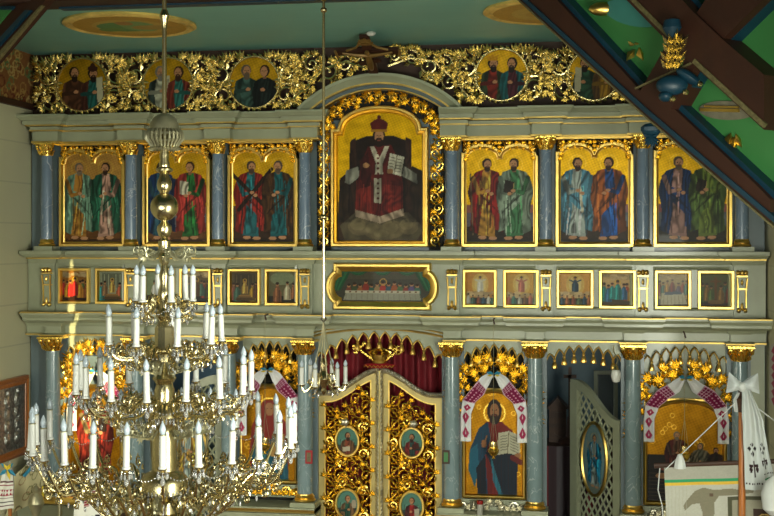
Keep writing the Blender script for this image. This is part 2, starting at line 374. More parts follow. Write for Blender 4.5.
def picture(name, cv, fmap, inside=None, parent=None, m=None, th=None):
    """cv painted canvas laid over the surface fmap(s,t) -> xyz, s to the right, t down, both 0..1"""
    if m is None: p_ = cv.a[..., 3:4]; cv.a[..., :3] = cv.a[..., :3]**1.12*(.60*(1-p_)+.92*p_)
    h, w = cv.h, cv.w; V = np.empty((h, w, 3))
    for j in range(h):
        for i in range(w): V[j, i] = fmap(i/(w-1), j/(h-1))
    idx = np.arange(h*w).reshape(h, w)
    q = np.stack([idx[1:, :-1], idx[1:, 1:], idx[:-1, 1:], idx[:-1, :-1]], -1).reshape(-1, 4)
    if inside is not None:
        m_ = np.zeros((h-1, w-1), bool)
        for j in range(h-1):
            for i in range(w-1): m_[j, i] = inside((i+.5)/(w-1), (j+.5)/(h-1))
        q = q[m_.reshape(-1)]
    me = bpy.data.meshes.new(name); V2 = V.reshape(-1, 3)
    used = np.zeros(len(V2), bool); used[q.reshape(-1)] = True; rem = np.cumsum(used)-1
    me.from_pydata(V2[used].tolist(), [], rem[q].tolist())
    ca = me.color_attributes.new('Col', 'FLOAT_COLOR', 'POINT')
    ca.data.foreach_set('color', np.clip(cv.a, 0, 1).reshape(-1, 4)[used].astype(np.float32).ravel())
    me.polygons.foreach_set('use_smooth', [True]*len(me.polygons))
    me.materials.append(m or paintm)
    o = bpy.data.objects.new(name, me); col.objects.link(o)
    if parent: o.parent = parent; o.matrix_parent_inverse = Matrix.Translation(-parent.location)
    return o
def flat(x0, x1, zt, zb, y):
    return lambda s, t: (x0+(x1-x0)*s, y, zt+(zb-zt)*t)
def arcp(cx, cy, rx, ry, a0, a1, n):
    return [(cx+rx*math.cos(math.radians(a0+(a1-a0)*i/n)), cy+ry*math.sin(math.radians(a0+(a1-a0)*i/n))) for i in range(n+1)]
def pin(path):
    def f(x, z):
        c = False; n = len(path)
        for i in range(n):
            x0, z0 = path[i]; x1, z1 = path[(i+1) % n]
            if (z0 > z) != (z1 > z) and x < (x1-x0)*(z-z0)/(z1-z0)+x0: c = not c
        return c
    return f
# ================================================================== THE SETTING
def struct(mb, name, m, smooth=0): return tag(mb.build(name, m, None, smooth), kind='structure')
XL, XR = -3.80, 3.66; ZC = 5.95; YF = -13.5; YA = -2.5
struct(MB().box(XL-.1, XR+.1, YF, 2.6, -.1, 0), 'floor', floorm)
struct(MB().box(XL-.12, XL, YF, 2.5, 0, 8.5), 'wall_left', wallm)
struct(MB().box(XR, XR+.12, YF, 2.5, 0, 8.5), 'wall_right', wallm)
struct(MB().box(XL, XR, 2.4, 2.5, 0, ZC), 'wall_sanctuary', icepaint)
struct(MB().box(XL, XR, YA, .30, ZC, ZC+.08), 'ceiling', ceilm)
struct(MB().box(XL, XR, .30, 2.4, ZC, ZC+.08), 'ceiling_sanctuary', darkw)
struct(MB().box(XL, XR, YF, YA-.3, 8.5, 8.6), 'ceiling_nave', tealb)
struct(MB().box(XL, XR, .06, .12, 5.0, ZC), 'wall_upper', darkw)
# cornice strip on the left wall + patterned band above it
zt = Z_(106, 30, -.02)
struct(MB().box(XL, XL+.05, YA, .05, zt-.04, zt+.02), 'trim_1', beam)
cv = Cv(150, 40, '#8a5a34')
rg = random.Random(3)
for i in range(170):
    x, y = rg.random()*150, rg.random()*40
    cv.ring(x, y, 2+2*rg.random(), 1.2, ['#b08a4a', '#6a3020', '#5f7a4a', '#c0a060'][i % 4])
cv.grain(.3)
tag(picture('trim_2', cv, lambda s, t: (XL+.012, YA+(.05-YA)*s, ZC-(ZC-zt-.02)*t), None, None, fabm), kind='structure')
# nave windows: light comes from these
for i, (x, y, z) in enumerate([(XL, -4.3, 2.7), (XR, -8.6, 2.9)]):
    s = 1 if x < 0 else -1
    mb = MB()
    for a, b, c, d in [(-.75, .75, 1.1, 1.2), (-.75, .75, -1.2, -1.1), (-.75, -.65, -1.1, 1.1), (.65, .75, -1.1, 1.1), (-.03, .03, -1.1, 1.1), (-.65, .65, .3, .36)]:
        mb.box(min(x, x+.06*s), max(x, x+.06*s), y+a, y+b, z+c, z+d)
    struct(mb, 'window_%d' % (i+1), white)

# header beam at the front edge of the chancel ceiling
hb = thing('arch_beam', 'brown painted beam crossing the top with a teal and gold edge', 'beam', (0, YA, ZC))
MB().box(XL, XR, YA-.34, YA-.0, ZC-.04, ZC+.5).build('timber', beam, hb, 0)
MB().box(XL+1.5, XR-1.9, YA-.10, YA-.0, ZC-.055, ZC-.04).build('edge_strip', bluee, hb, 0)
MB().box(XL+1.5, XR-1.9, YA-.0, YA+.03, ZC-.05, ZC-.0).build('gilt_strip', creamt, hb, 0)

# left corner brace with a green panel (plane just in front of the arch)
def onplane(A, n):
    """pixel -> point where its ray meets the plane through A with normal n"""
    def f(px, py):
        u = (px-387)/F; v = -(py-YH)/F
        d = Vector((-math.sin(TH)+u*math.cos(TH), math.cos(TH)+u*math.sin(TH), v))
        C = Vector((CX, -DC, CZ)); k = (A-C).dot(n)/d.dot(n)
        return C+d*k
    return f
A0 = P(60, 9, -2.75); nl = Vector((0.55, 1, 0)).normalized()
fl = onplane(A0, nl)
lb = thing('corner_brace', 'brown diagonal beam with green panel in upper left corner', 'beam', tuple(fl(20, 30)))
MB().slab([fl(*p)-nl*.10 for p in [(-30, 113), (60, 9), (70, -4), (70, -40), (-85, -40), (-85, 100)]], nl*-.08).build('timber', beam, lb, 0)
MB().slab([fl(*p)-nl*.185 for p in [(-45, 11.5), (33, 11.5), (-45, 103)]], nl*-.012).build('green_panel', greenp, lb, 0)
MB().slab([fl(*p)-nl*.185 for p in [(-45, 10), (35, 10), (33, 13.5), (-45, 13.5)]], nl*-.03).build('blue_moulding', bluee, lb, 0)
MB().slab([fl(*p)-nl*.18 for p in [(-34, 107), (52, 14), (47, 14), (-38, 103)]], nl*-.03).build('blue_strip', bluee, lb, 0)
MB().slab([fl(*p)-nl*.16 for p in [(-31, 110), (58, 11), (60, 9), (62, 9), (-28, 116)]], nl*-.03).build('patterned_strip', creamt, lb, 0)

# right octagonal corner panel (45 degree squinch)
A1 = P(534, 0, -2.75); nr = Vector((1, 1, 0)).normalized(); fr_ = onplane(A1, nr)
def slabr(pts, off, t): return MB().slab([fr_(*p)-nr*off for p in pts], nr*-t)
def strip(mb, a, b, w, off, t, side=1):
    a = fr_(*a)-nr*off; b = fr_(*b)-nr*off; d = (b-a).normalized(); q = d.cross(nr)*w*side
    mb.slab([a, b, b+q, a+q], nr*-t); return mb
rb = thing('corner_vault_panel', 'green painted corner panels crossed by brown beams, upper right', 'ceiling panel', tuple(fr_(700, 60)))
slabr([(541, -6), (664, 108), (780, 216), (885, 310), (885, -60), (541, -60)], 0, .05).build('green_panel', greenp, rb, 0)
o = .05
def band(name, pts, t=.14, m=beam): return slabr(pts, o, t).build(name, m, rb, 0)
band('diagonal_beam', [(527, -8), (664, 116), (790, 222), (790, 200), (774, 184), (694, 111), (662, 95), (566, -8)])
band('cross_beam', [(662, 95), (694, 111), (719, 68), (790, 0), (790, -60), (770, -60), (720, 16), (690, 46)], .17)
band('diagonal_beam', [(640, -8), (694, 46), (719, 68), (790, 132), (790, 78), (747, 42), (719, 16), (697, -8)], .2)
mb = MB()
strip(mb, (527, -8), (664, 116), .012, .14, .06, -1); strip(mb, (664, 116), (800, 231), .012, .14, .06, -1)
mb.build('cream_edging', creamt, rb, 0)
mb = MB()
strip(mb, (530, -8), (664, 113), .03, o, .155, 1); strip(mb, (664, 113), (800, 227), .03, o, .155, 1)
mb.build('blue_edging', bluee, rb, 0)
mb = MB()
for a, b, sd in [((566, -8), (662, 95), 1), ((697, -8), (719, 17), 1), ((719, 17), (740, -8), 1), ((747, 42), (790, 84), -1), ((747, 42), (790, 0), 1), ((694, 111), (790, 200), 1), ((692, 112), (719, 70), 1)]:
    strip(mb, a, b, .035, .05, .10, sd)
mb.build('blue_edging', bluee, rb, 0)
mb = MB()
for a, b in [((644, -8), (694, 41)), ((719, 66), (790, 130))]: strip(mb, a, b, .03, .24, .02, 1)
strip(mb, (660, 92), (719, 66), .012, .23, .015, 1)
mb.build('cream_edging', creamt, rb, 0)
# painted ellipses and small carved leaves on the green panels
def ellr(cx, cy, rx, ry, rot, off, t, n=24):
    r = math.radians(rot)
    return slabr([(cx+rx*math.cos(a)*math.cos(r)-ry*math.sin(a)*math.sin(r), cy+rx*math.cos(a)*math.sin(r)+ry*math.sin(a)*math.cos(r)) for a in [2*PI*i/n for i in range(n)]], off, t)
ellr(640, 14, 30, 13, 12, .05, .015).build('teal_painted_oval', tealb, rb, 0)
ellr(733, 111, 28, 9.5, 2, .05, .012).build('grey_painted_oval', brownp, rb, 0)
mb = MB()
p = fr_(610, 10)-nr*.07
mb.ell(p, .10, .04, .05, 10, 6); mb.build('gilt_boss', goldm, rb, 40); mb = MB(); strip(mb, (708, 112), (746, 113), .02, .06, .02); strip(mb, (712, 108), (746, 109), .012, .06, .02)
mb.build('gilt_bar', goldm, rb, 0); mb = MB()
for k, (x, y, a) in enumerate([(634, 42, -.6), (640, 44, -.2), (645, 48, -1.3), (641, 50, -2.2)]):
    q = fr_(x, y)-nr*.06; mb.leaf(q, a, .10, .06)
mb.build('gilt_leaf_ornament', goldm, rb, 40); mb = MB()
for k, (x, y, a) in enumerate([(737, 133, -1.8), (742, 134, -1.2), (740, 137, -1.6)]):
    q = fr_(x, y)-nr*.06; mb.leaf(q, a, .10, .06)
mb.build('gilt_leaf_ornament', goldm, rb, 40)
# hanging boss
bp_ = thing('carved_pendant', 'blue turned pendant with gilded leaves hanging at beam crossing', 'ornament', tuple(fr_(675, 70)-nr*.25))
bc = onplane(A1-nr*.33, nr)(672, 55)
mb = MB()
for j in range(4):
    for i in range(5):
        q = bc+Vector(((i-2)*(.013+.004*(j % 2))+.006*j, -.03, -.10+.05*j)); mb.leaf(q, PI/2-(i-2)*.3, .085, .032, .03)
mb.leaf(bc+Vector((.03, -.03, .07)), PI/2, .09, .03, .03)
mb.build('gilded_leaves', goldp, bp_)
mb = MB()
mb.lathe([(.01, .06), (.05, .05), (.06, .0), (.03, -.05), (.01, -.07)], tuple(bc+Vector((.0, 0, .17))), 14)
mb.build('blue_cup', bluee, bp_)
for dx, dz, rx, rz, an in [(.0, -.19, .10, .065, 0), (.10, -.14, .09, .035, -.6), (-.04, -.26, .045, .035, 0)]:
    mb = MB(); m2 = MB(); m2.ell((0, 0, 0), rx, .06, rz, 14, 8)
    mb.add([Matrix.Rotation(-an, 3, 'Y') @ Vector(v)+bc+Vector((dx, 0, dz)) for v in m2.v], m2.f); mb.build('blue_turned_body', bluee, bp_)
mb = MB()
for dx, dz in [(-.0, -.28), (.08, -.24), (.17, -.19)]: MB().ell(bc+Vector((dx, -.03, dz)), .02, .02, .02).build('pale_bead', goldp, bp_)
q = onplane(A1-nr*.14, nr)(651, 135)
bt = thing('blue_tassel', 'small blue carved tassel under the diagonal beam beside column capital', 'ornament', tuple(q))
mb = MB()
for i in range(7): mb.leaf(q+Vector((.02*(i-3), 0, .05-.01*abs(i-3))), -PI/2+.35*(i-3)*-1, .13, .06, .03)
mb.ell(q+Vector((0, 0, .04)), .07, .04, .04)
mb.build('carved_leaves', bluee, bt)

# ceiling medallions
def ceil_med(px, py, rpx, label, cols):
    # centre on the ceiling plane
    d = (ZC-.02-CZ)*F/(YH-py); u = (px-387)/F
    c = Vector((CX+d*(-math.sin(TH)+u*math.cos(TH)), -DC+d*(math.cos(TH)+u*math.sin(TH)), ZC-.02)); r = rpx*d/F
    t = thing('ceiling_medallion', label, 'medallion', tuple(c))
    MB().lathe([(r*.99, 0), (r, -.02), (r*.95, -.035), (r*.9, -.015), (r*.84, -.03), (r*.8, -.01), (r*.8, .0)], tuple(c+Vector((0, 0, .018))), 48).build('gilt_rim', giltp, t)
    cv = Cv(90, 90, '#e0b050', .15)
    cv.ell(45, 45, 30, 30, '#e8c468', .15)
    for i, (x, y, a, b, k) in enumerate(cols): cv.ell(x, y, a, b, shade(k, 1.25))
    cv.grain(.2); cv.a[..., :3] = np.clip(cv.a[..., :3]*1.15, 0, 1)
    picture('painting', cv, lambda s, tt: (c.x-r*.86+2*r*.86*s, c.y-r*.86+2*r*.86*tt, c.z-.012), lambda s, tt: (s-.5)**2+(tt-.5)**2 < .24, t)
ceil_med(130, 25.5, 66, 'gilded oval ceiling medallion at left, painted with a figure in green', [(40, 45, 22, 20, '#5f8a5a'), (52, 44, 14, 22, '#7a9a68'), (60, 50, 16, 10, '#a88a4a'), (45, 30, 7, 8, '#a87a4a'), (25, 55, 10, 8, '#6a8a50')])
ceil_med(549, 12, 66, 'gilded oval ceiling medallion at right, painted with a winged figure in blue', [(50, 48, 24, 16, '#b8934a'), (52, 42, 13, 18, '#2f5a90'), (46, 50, 12, 12, '#a8483a'), (60, 52, 12, 8, '#3c70a0'), (47, 28, 6, 7, '#a87a4a')])

# ================================================================== ICONOSTASIS FRAME
IC = thing('iconostasis_frame', 'tall grey-green painted altar screen framework with gilt lines holding all the icons', 'altar screen', (-.07, 0, 0))
def part(mb, name, m, smooth=30): return mb.build(name, m, IC, smooth)
TC = [47, 131, 218, 305, 452, 546, 643, 742]; BC = [53, 136, 229, 305, 452, 535, 633, 740]
TX = [X_(p, -.15) for p in TC]; BX = [X_(p, -.22) for p in BC]
CXX = (TX[3]+TX[4])/2
XA, XB = XL+.02, XR-.02
def plan(xa, xb, cols, hw, yb, yf, enda=False, endb=False):
    pts = [(xa, yb)]
    for c in cols:
        a, b = max(c-hw, xa), min(c+hw, xb)
        if a > xa+.001: pts += [(a, yb), (a, yf)]
        else: pts = [(xa, yf)]
        if b < xb-.001: pts += [(b, yf), (b, yb)]
        else: pts += [(xb, yf)]
    if pts[-1][0] < xb-.001: pts.append((xb, yb))
    return pts
def neg(prof): return [(-p, z) for p, z in prof]
def moulding(name, path, prof, m): return part(MB().sweep(path, neg(prof), False, 'xy'), name, m)
zT = 5.285   # top of upper cornice
# back boards
hx = X_(322, 0); hx2 = X_(440, 0)
zs = 3.87   # shelf top
mb = MB()
mb.box(XA, XB, 0, .05, 3.22, 5.2)
part(mb, 'upper_back_board', greyd, 0)
mb = MB()
for a, b in zip(TX[:3]+TX[4:7], TX[1:4]+TX[5:8]): pass
# middle band
part(MB().box(XA, XB, -.08, -.001, 3.22, 3.83), 'middle_band_board', grey, 0)
# top entablature, left and right of the arch
for xa, xb, cols in [(XA+.05, X_(318, -.1), TX[:4]), (X_(441, -.1), XB-.05, TX[4:])]:
    pa = plan(xa, xb, cols, .115, -.07, -.17)
    moulding('upper_cornice', pa, [(0, zT), (.15, zT), (.15, zT-.02), (.12, zT-.055), (.10, zT-.06), (.10, zT-.10), (0, zT-.10)], grey)
    moulding('gilt_fillet', pa, [(.0, zT-.10), (.082, zT-.10), (.082, zT-.113), (.0, zT-.113)], fillet)
    moulding('upper_frieze', pa, [(0, zT-.118), (.045, zT-.118), (.045, zT-.15), (.02, zT-.165), (.02, zT-.265), (0, zT-.265)], grey)
    moulding('gilt_fillet', pa, [(0, zT-.148), (.05, zT-.15), (.05, zT-.163), (0, zT-.165)], fillet)
    moulding('gilt_fillet', pa, [(0, zT-.265), (.035, zT-.265), (.035, zT-.285), (0, zT-.29)], fillet)
# big arch over the centre
ac = X_(381, -.1); zA = Z_(74, 381, -.17); ha = X_(463, -.1)-ac; zB = Z_(106, 460, -.17)
rise = zA-zB; Rr = (ha*ha+rise*rise)/(2*rise); a1 = math.asin(ha/Rr)
def arcxz(R, n=28, zc=None):
    zc = zA-Rr if zc is None else zc
    return [(ac+R*math.sin(a1*(1-2*i/n)), zc+R*math.cos(a1*(1-2*i/n))) for i in range(n+1)]
ap = arcxz(Rr)     # travels right->left so left-of-travel is downwards/inwards
part(MB().sweep(ap, [(0, 0), (0, -.27), (.03, -.27), (.05, -.24), (.085, -.22), (.085, 0)], False), 'arch_cornice', grey)
part(MB().sweep(ap, [(.085, 0), (.085, -.225), (.102, -.225), (.102, 0)], False), 'gilt_arch_fillet', fillet)
part(MB().sweep(ap, [(.102, 0), (.102, -.17), (.135, -.15), (.135, 0)], False), 'arch_soffit', greyd)
part(MB().sweep(ap, [(.135, 0), (.135, -.16), (.147, -.16), (.147, 0)], False), 'gilt_arch_fillet', fillet)
part(MB().prism(arcxz(Rr-.15), -.045, -.04), 'dark_arch_ground', dark, 0)
for a_, b_ in ((317, 331), (429, 444)): part(MB().box(X_(a_, -.03), X_(b_, -.03), -.032, -.0, zs+.03, 5.0), 'dark_side_ground', dark, 0)
part(MB().prism(arcxz(Rr-.14)+[(X_(320, 0), 5.1), (X_(320, 0), 4.6), (X_(441, 0), 4.6), (X_(441, 0), 5.1)], -.04, -.003), 'arch_field_board', greyd, 0)
# shelf under the upper icons
pa = plan(XA, XB, TX, .12, -.10, -.20)
moulding('shelf_cornice', pa, [(0, zs+.02), (.11, zs+.02), (.11, zs-.015), (.08, zs-.045), (.05, zs-.05), (0, zs-.05)], grey)
moulding('gilt_fillet', pa, [(0, zs-.05), (.04, zs-.05), (.04, zs-.065), (0, zs-.065)], fillet)
moulding('shelf_bed_moulding', plan(XA, XB, TX, .09, -.09, -.15), [(0, zs-.065), (.015, zs-.065), (.0, zs-.11), (0, zs-.11)], grey)
# raised panels in the middle band + pilaster strips behind consoles
mb = MB()
edges = [XA]+TX+[XB]
z0, z1 = 3.325, 3.745
mbg = MB()
for i in range(1, 8):
    if i == 4: continue
    a, b = TX[i-1]+.1, TX[i]-.1
    part(MB().sweep([(a, z0), (b, z0), (b, z1), (a, z1)], [(0, -.08), (0, -.10), (.015, -.105), (.03, -.08)], True), 'raised_panel_moulding', grey, 0)
for x in TX: part(MB().box(x-.07, x+.07, -.125, -.08, 3.24, 3.80), 'console_pilaster', grey, 0)
# lower cornice
zL = 3.235
pb = plan(XA, XB, BX, .19, -.14, -.27)
moulding('lower_cornice', pb, [(0, zL+.02), (.10, zL+.02), (.10, zL), (.08, zL-.03), (.08, zL-.055), (.03, zL-.085), (0, zL-.085)], grey)
moulding('gilt_fillet', pb, [(.0, zL+.02), (.105, zL+.02), (.105, zL+.03), (0, zL+.03)], fillet)
moulding('lower_bed_moulding', plan(XA, XB, BX, .10, -.14, -.25), [(0, zL-.085), (.02, zL-.085), (0, zL-.12), (0, zL-.12)], grey)
zE = 2.985   # underside of entablature, top of capitals
for pc in (plan(XA, BX[3]+.086, BX[:4], .085, -.10, -.22), plan(BX[4]-.086, XB, BX[4:], .085, -.10, -.22)):
  moulding('column_block_frieze', pc, [(0, zL-.10), (.0, zL-.10), (.0, zE+.06), (.03, zE+.05), (.05, zE+.045), (0, zE+.045)], grey)
  moulding('gilt_fillet', pc, [(0, zE+.045), (.045, zE+.045), (.045, zE+.03), (0, zE+.025)], fillet)
part(MB().box(XA, BX[3]-.05, -.12, 0, zE+.02, zL), 'frieze_board', grey, 0)
part(MB().box(BX[4]+.05, XB, -.12, 0, zE+.02, zL), 'frieze_board', grey, 0)
# central flat arch board over the royal doors
x0, x1 = BX[3]+.06, BX[4]-.06; n = 24
zca = Z_(329, 381, -.12)
up = [(x0+(x1-x0)*i/n, zE+.05+(zca-zE-.05)*math.sin(PI*i/n)**.8) for i in range(n+1)]
part(MB().prism([(x1, zL-.04), (x0, zL-.04)]+up, -.12, 0), 'centre_arch_board', grey, 0)
for dz, w in ((0, .012), (.035, .009)):
    part(MB().tube([(x, -.125, z+dz) for x, z in up], w, 5), 'gilt_arch_fillet', fillet)
# valances: scalloped boards with tassels
def valance(bay, xa, xb, zm, ze, nt, ztop, yb=-.10, board=True, topcurve=None, label=None, backed=False):
    t = thing('tassel_valance', label, 'valance', ((xa+xb)/2, yb, ztop), 'scalloped valances between lower columns')
    low = []; tas = []
    for i in range(nt+1):
        xc = xa+(xb-xa)*(i+.5)/(nt+1)
        def arch(x):
            s = (x-xa)/(xb-xa)*2-1; return zm-(zm-ze)*abs(s)**2.2
        w = (xb-xa)/(nt+1)
        for k in range(13):
            s = k/12-.5; x = xc+s*w
            low.append((x, arch(x)+.075*(1-abs(2*s)**1.6)**.85*(1+.1*(abs(s) < .01))))
    for i in range(1, nt+1):
        x = xa+(xb-xa)*i/(nt+1); tas.append((x, arch(x)+.0))
    top = topcurve or [(xb, ztop), (xa, ztop)]
    if not backed: MB().prism(low+top, yb-.0, yb+.025).build('scalloped_board', grey, t, 0)
    MB().tube([(x, yb-.008, z) for x, z in low], .0085, 5).build('gilt_edge', goldm, t)
    for x, z in tas:
        MB().lathe([(.004, .02), (.016, .0), (.012, -.02), (.018, -.026), (.03, -.075), (.027, -.085), (.001, -.085)], (x, yb-.012, z), 8).build('tassel', goldm, t)
    return t
for i, (nt, lab) in {0: (7, 'scalloped valance with gold tassels over the icon beside the left wall'), 1: (8, 'scalloped valance with gold tassels over the left side door'),
        2: (6, 'scalloped gold-tasselled valance over the icon left of the central doors'), 4: (6, 'scalloped gold-tasselled valance above the icon of Christ holding an open book'),
        5: (7, 'scalloped valance with gold tassels over the open side door'), 6: (8, 'gold tassel swag against the solid grey panel at far right')}.items():
    xa, xb = BX[i]+.09, BX[i+1]-.09
    valance(i, xa, xb, zE-.085, zE-.20, nt, zE+.03, label=lab, backed=(i == 6))
valance(3, x0+.01, x1-.01, zca-.11, zE-.24, 11, zE, topcurve=up[::-1], label='wide arched valance with gold tassels over the central doors')
# icon bay backs: solid boards, and dark sheets standing in for shaded openings
part(MB().box(BX[6]+.05, XB, -.02, 0, 1.0, zE+.03), 'bay_board', grey, 0)
for i in (0,): part(MB().box(BX[i], BX[i+1], -.02, 0, 1.0, zE+.03), 'bay_board', greyd, 0)
for i in (2, 4): part(MB().box(BX[i]+.0, BX[i+1], .02, .05, 1.0, zE+.0), 'bay_board', dark, 0)  # open bays: near-black sheet paints the darkness behind the openwork
part(MB().box(XA, BX[0], -.02, 0, 1.0, zE+.03), 'bay_board', greyd, 0)
# lower pilasters behind columns and pedestals
for i, x in enumerate(BX): part(MB().box(x-.11, x+.11, -.12, -.0, 0.1, zE+.02), 'column_pilaster', greyd, 0)
zP = Z_(511, 452, -.25)
for a, b in ((XA, BX[1]+.13), (BX[2]-.13, BX[3]+.13), (BX[4]-.13, BX[5]+.13), (BX[6]-.13, XB)):
    part(MB().box(a, b, -.33, -.0, .1, zP-.07), 'pedestal', grey, 0)
    part(MB().sweep([(a, -.33), (b, -.33)], neg([(-.3, zP), (.05, zP), (.05, zP-.03), (.02, zP-.06), (-.3, zP-.06)]), False, 'xy'), 'pedestal_cornice', grey)
    part(MB().sweep([(a, -.33), (b, -.33)], neg([(-.3, zP-.015), (.06, zP-.015), (.055, zP-.04), (.03, zP-.055), (-.3, zP-.06)]), False, 'xy'), 'gilt_fillet', goldm)
part(MB().box(XA, XB, -1.2, 0, 0.001, .1), 'base_step', darkw, 0)

# ------------------------------------------------------------------ columns
def capital(r, h, t, cx, cy, z):
    mb = MB(); mb.lathe([(r*.92, 0), (r*.95, h*.3), (r*1.25, h*.85)], (cx, cy, z), 14)
    mb.box(cx-r*1.55, cx+r*1.55, cy-r*1.55, cy+r*1.55, z+h*.86, z+h)
    mb.build('capital', gold, t)
    m2 = MB()
    for row, (z0, l, k) in enumerate(((0, .5, 8), (.35, .55, 8))):
        for i in range(k):
            a = 2*PI*(i+.5*row)/k; dx, dy = math.cos(a), math.sin(a)
            if dy > .3: continue
            px, py = cx+dx*r*1.0, cy+dy*r*1.0
            w = r*.55; s = Vector((-dy, dx, 0))*w*.5; o = Vector((dx, dy, 0))
            b = Vector((px, py, z+h*z0)); m_ = b+Vector((0, 0, h*l*.6))+o*r*.12; tp = b+Vector((0, 0, h*l))+o*r*.45
            m2.add([b-s*.6, b+s*.6, m_+s, m_-s, tp, m_+o*r*.15], [(0, 1, 5), (1, 2, 5), (0, 5, 3), (5, 2, 4), (3, 5, 4), (2, 3, 4)])
    for sx in (-1, 1):
        m2.ell((cx+sx*r*1.2, cy-r*1.2, z+h*.74), r*.34, r*.3, r*.34, 8, 5)
    m2.ell((cx, cy-r*1.35, z+h*.75), r*.28, r*.2, r*.28, 8, 5)
    for row in range(2):
        for i in range(4+row):
            dx = (i-(3+row)/2)*r*.58
            m2.leaf((cx+dx, cy-r*(1.02-.25*abs(dx/r)), z+h*(.02+.33*row)), PI/2-dx/r*.35, h*.46, r*.52, r*.3, .8)
    m2.build('acanthus_leaves', gold, t)
def column(name, cx, cy, r, z0, z1, ch, m, label, group):
    t = thing(name, label, 'column', (cx, cy, z0), group)
    MB().lathe([(r, 0), (r*1.0, (z1-z0)*.4), (r*.9, z1-z0-ch-.0)], (cx, cy, z0), 22).build('shaft', m, t)
    mb = MB(); mb.lathe([(r*1.3, 0), (r*1.38, .012), (r*1.3, .024), (r*1.12, .03), (r*1.2, .045), (r*1.12, .058), (r*1.05, .062), (r*1.0, .075)], (cx, cy, z0), 20).build('gilt_base', goldm, t)
    MB().box(cx-r*1.6, cx+r*1.6, cy-r*1.6, cy+r*1.6, z0-.045, z0).build('plinth', grey, t, 0)
    capital(r, ch, t, cx, cy, z1-ch)
ordi = ['leftmost', 'second', 'third', 'fourth', 'fifth', 'sixth', 'seventh', 'rightmost']
tn = ['beside the left wall', 'between the first two icons', 'between the second and third icons', 'left of the enthroned Christ icon', 'right of the enthroned Christ icon', 'between the fourth and fifth apostle icons', 'between the two rightmost apostle icons', 'partly behind the brown beam at right']
bn = ['beside the left wall', 'behind the large chandelier', 'right of the left side door', 'left of the central doors', 'right of the central doors', 'between Christ icon and open side door', 'right of the open side door', 'behind the banner pole at right']
zc1 = zT-.285
for i, x in enumerate(TX): column('short_column', x, -.15, .062, zs+.065, zc1, .13, marb, 'short blue marbled upper column with gold capital, '+tn[i], 'upper tier columns')
for i, x in enumerate(BX): column('tall_column', x, -.22, .078, zP+.045, zE+.025, .145, marbg, 'tall grey-green marbled lower column with gold capital, '+bn[i], 'lower tier columns')
# ------------------------------------------------------------------ consoles
cn = ['beside the left wall', 'left of the chandelier stem', 'between second and third pairs of small icons', 'left of the Last Supper icon', 'right of the Last Supper icon', 'below the column between fourth and fifth apostle icons', 'left of the two rightmost small icons', 'at the far right end']
for i, x in enumerate(TX):
    t = thing('gilded_console', 'small gilded scroll bracket in middle band '+cn[i], 'bracket', (x, -.125, 3.5), 'gilded brackets in the middle band')
    y = -.125; zb, zt_ = 3.31, 3.72
    MB().prism([(x-.035, zb+.05), (x+.035, zb+.05), (x+.042, zt_-.08), (x-.042, zt_-.08)], y-.03, y).build('panel', grey, t, 0)
    mb = MB()
    for s in (-1, 1):
        mb.tube([(x+s*.038, y-.03, zb+.05), (x+s*.036, y-.035, zb+.2), (x+s*.045, y-.05, zt_-.08)], .009, 6)
        mb.ell((x+s*.035, y-.04, zt_-.03), .022, .03, .024, 8, 6); mb.ell((x+s*.03, y-.035, zb+.025), .02, .028, .024, 8, 6)
    mb.box(x-.05, x+.05, y-.05, y, zt_-.07, zt_-.055); mb.box(x-.045, x+.045, y-.045, y, zb+.22, zb+.235)
    mb.ell((x, y-.045, zt_-.03), .018, .03, .03); mb.ell((x, y-.035, zb+.06), .016, .02, .04); mb.ell((x, y-.035, zb+.29), .014, .02, .03)
    mb.build('gilt_scrolls', goldm, t)
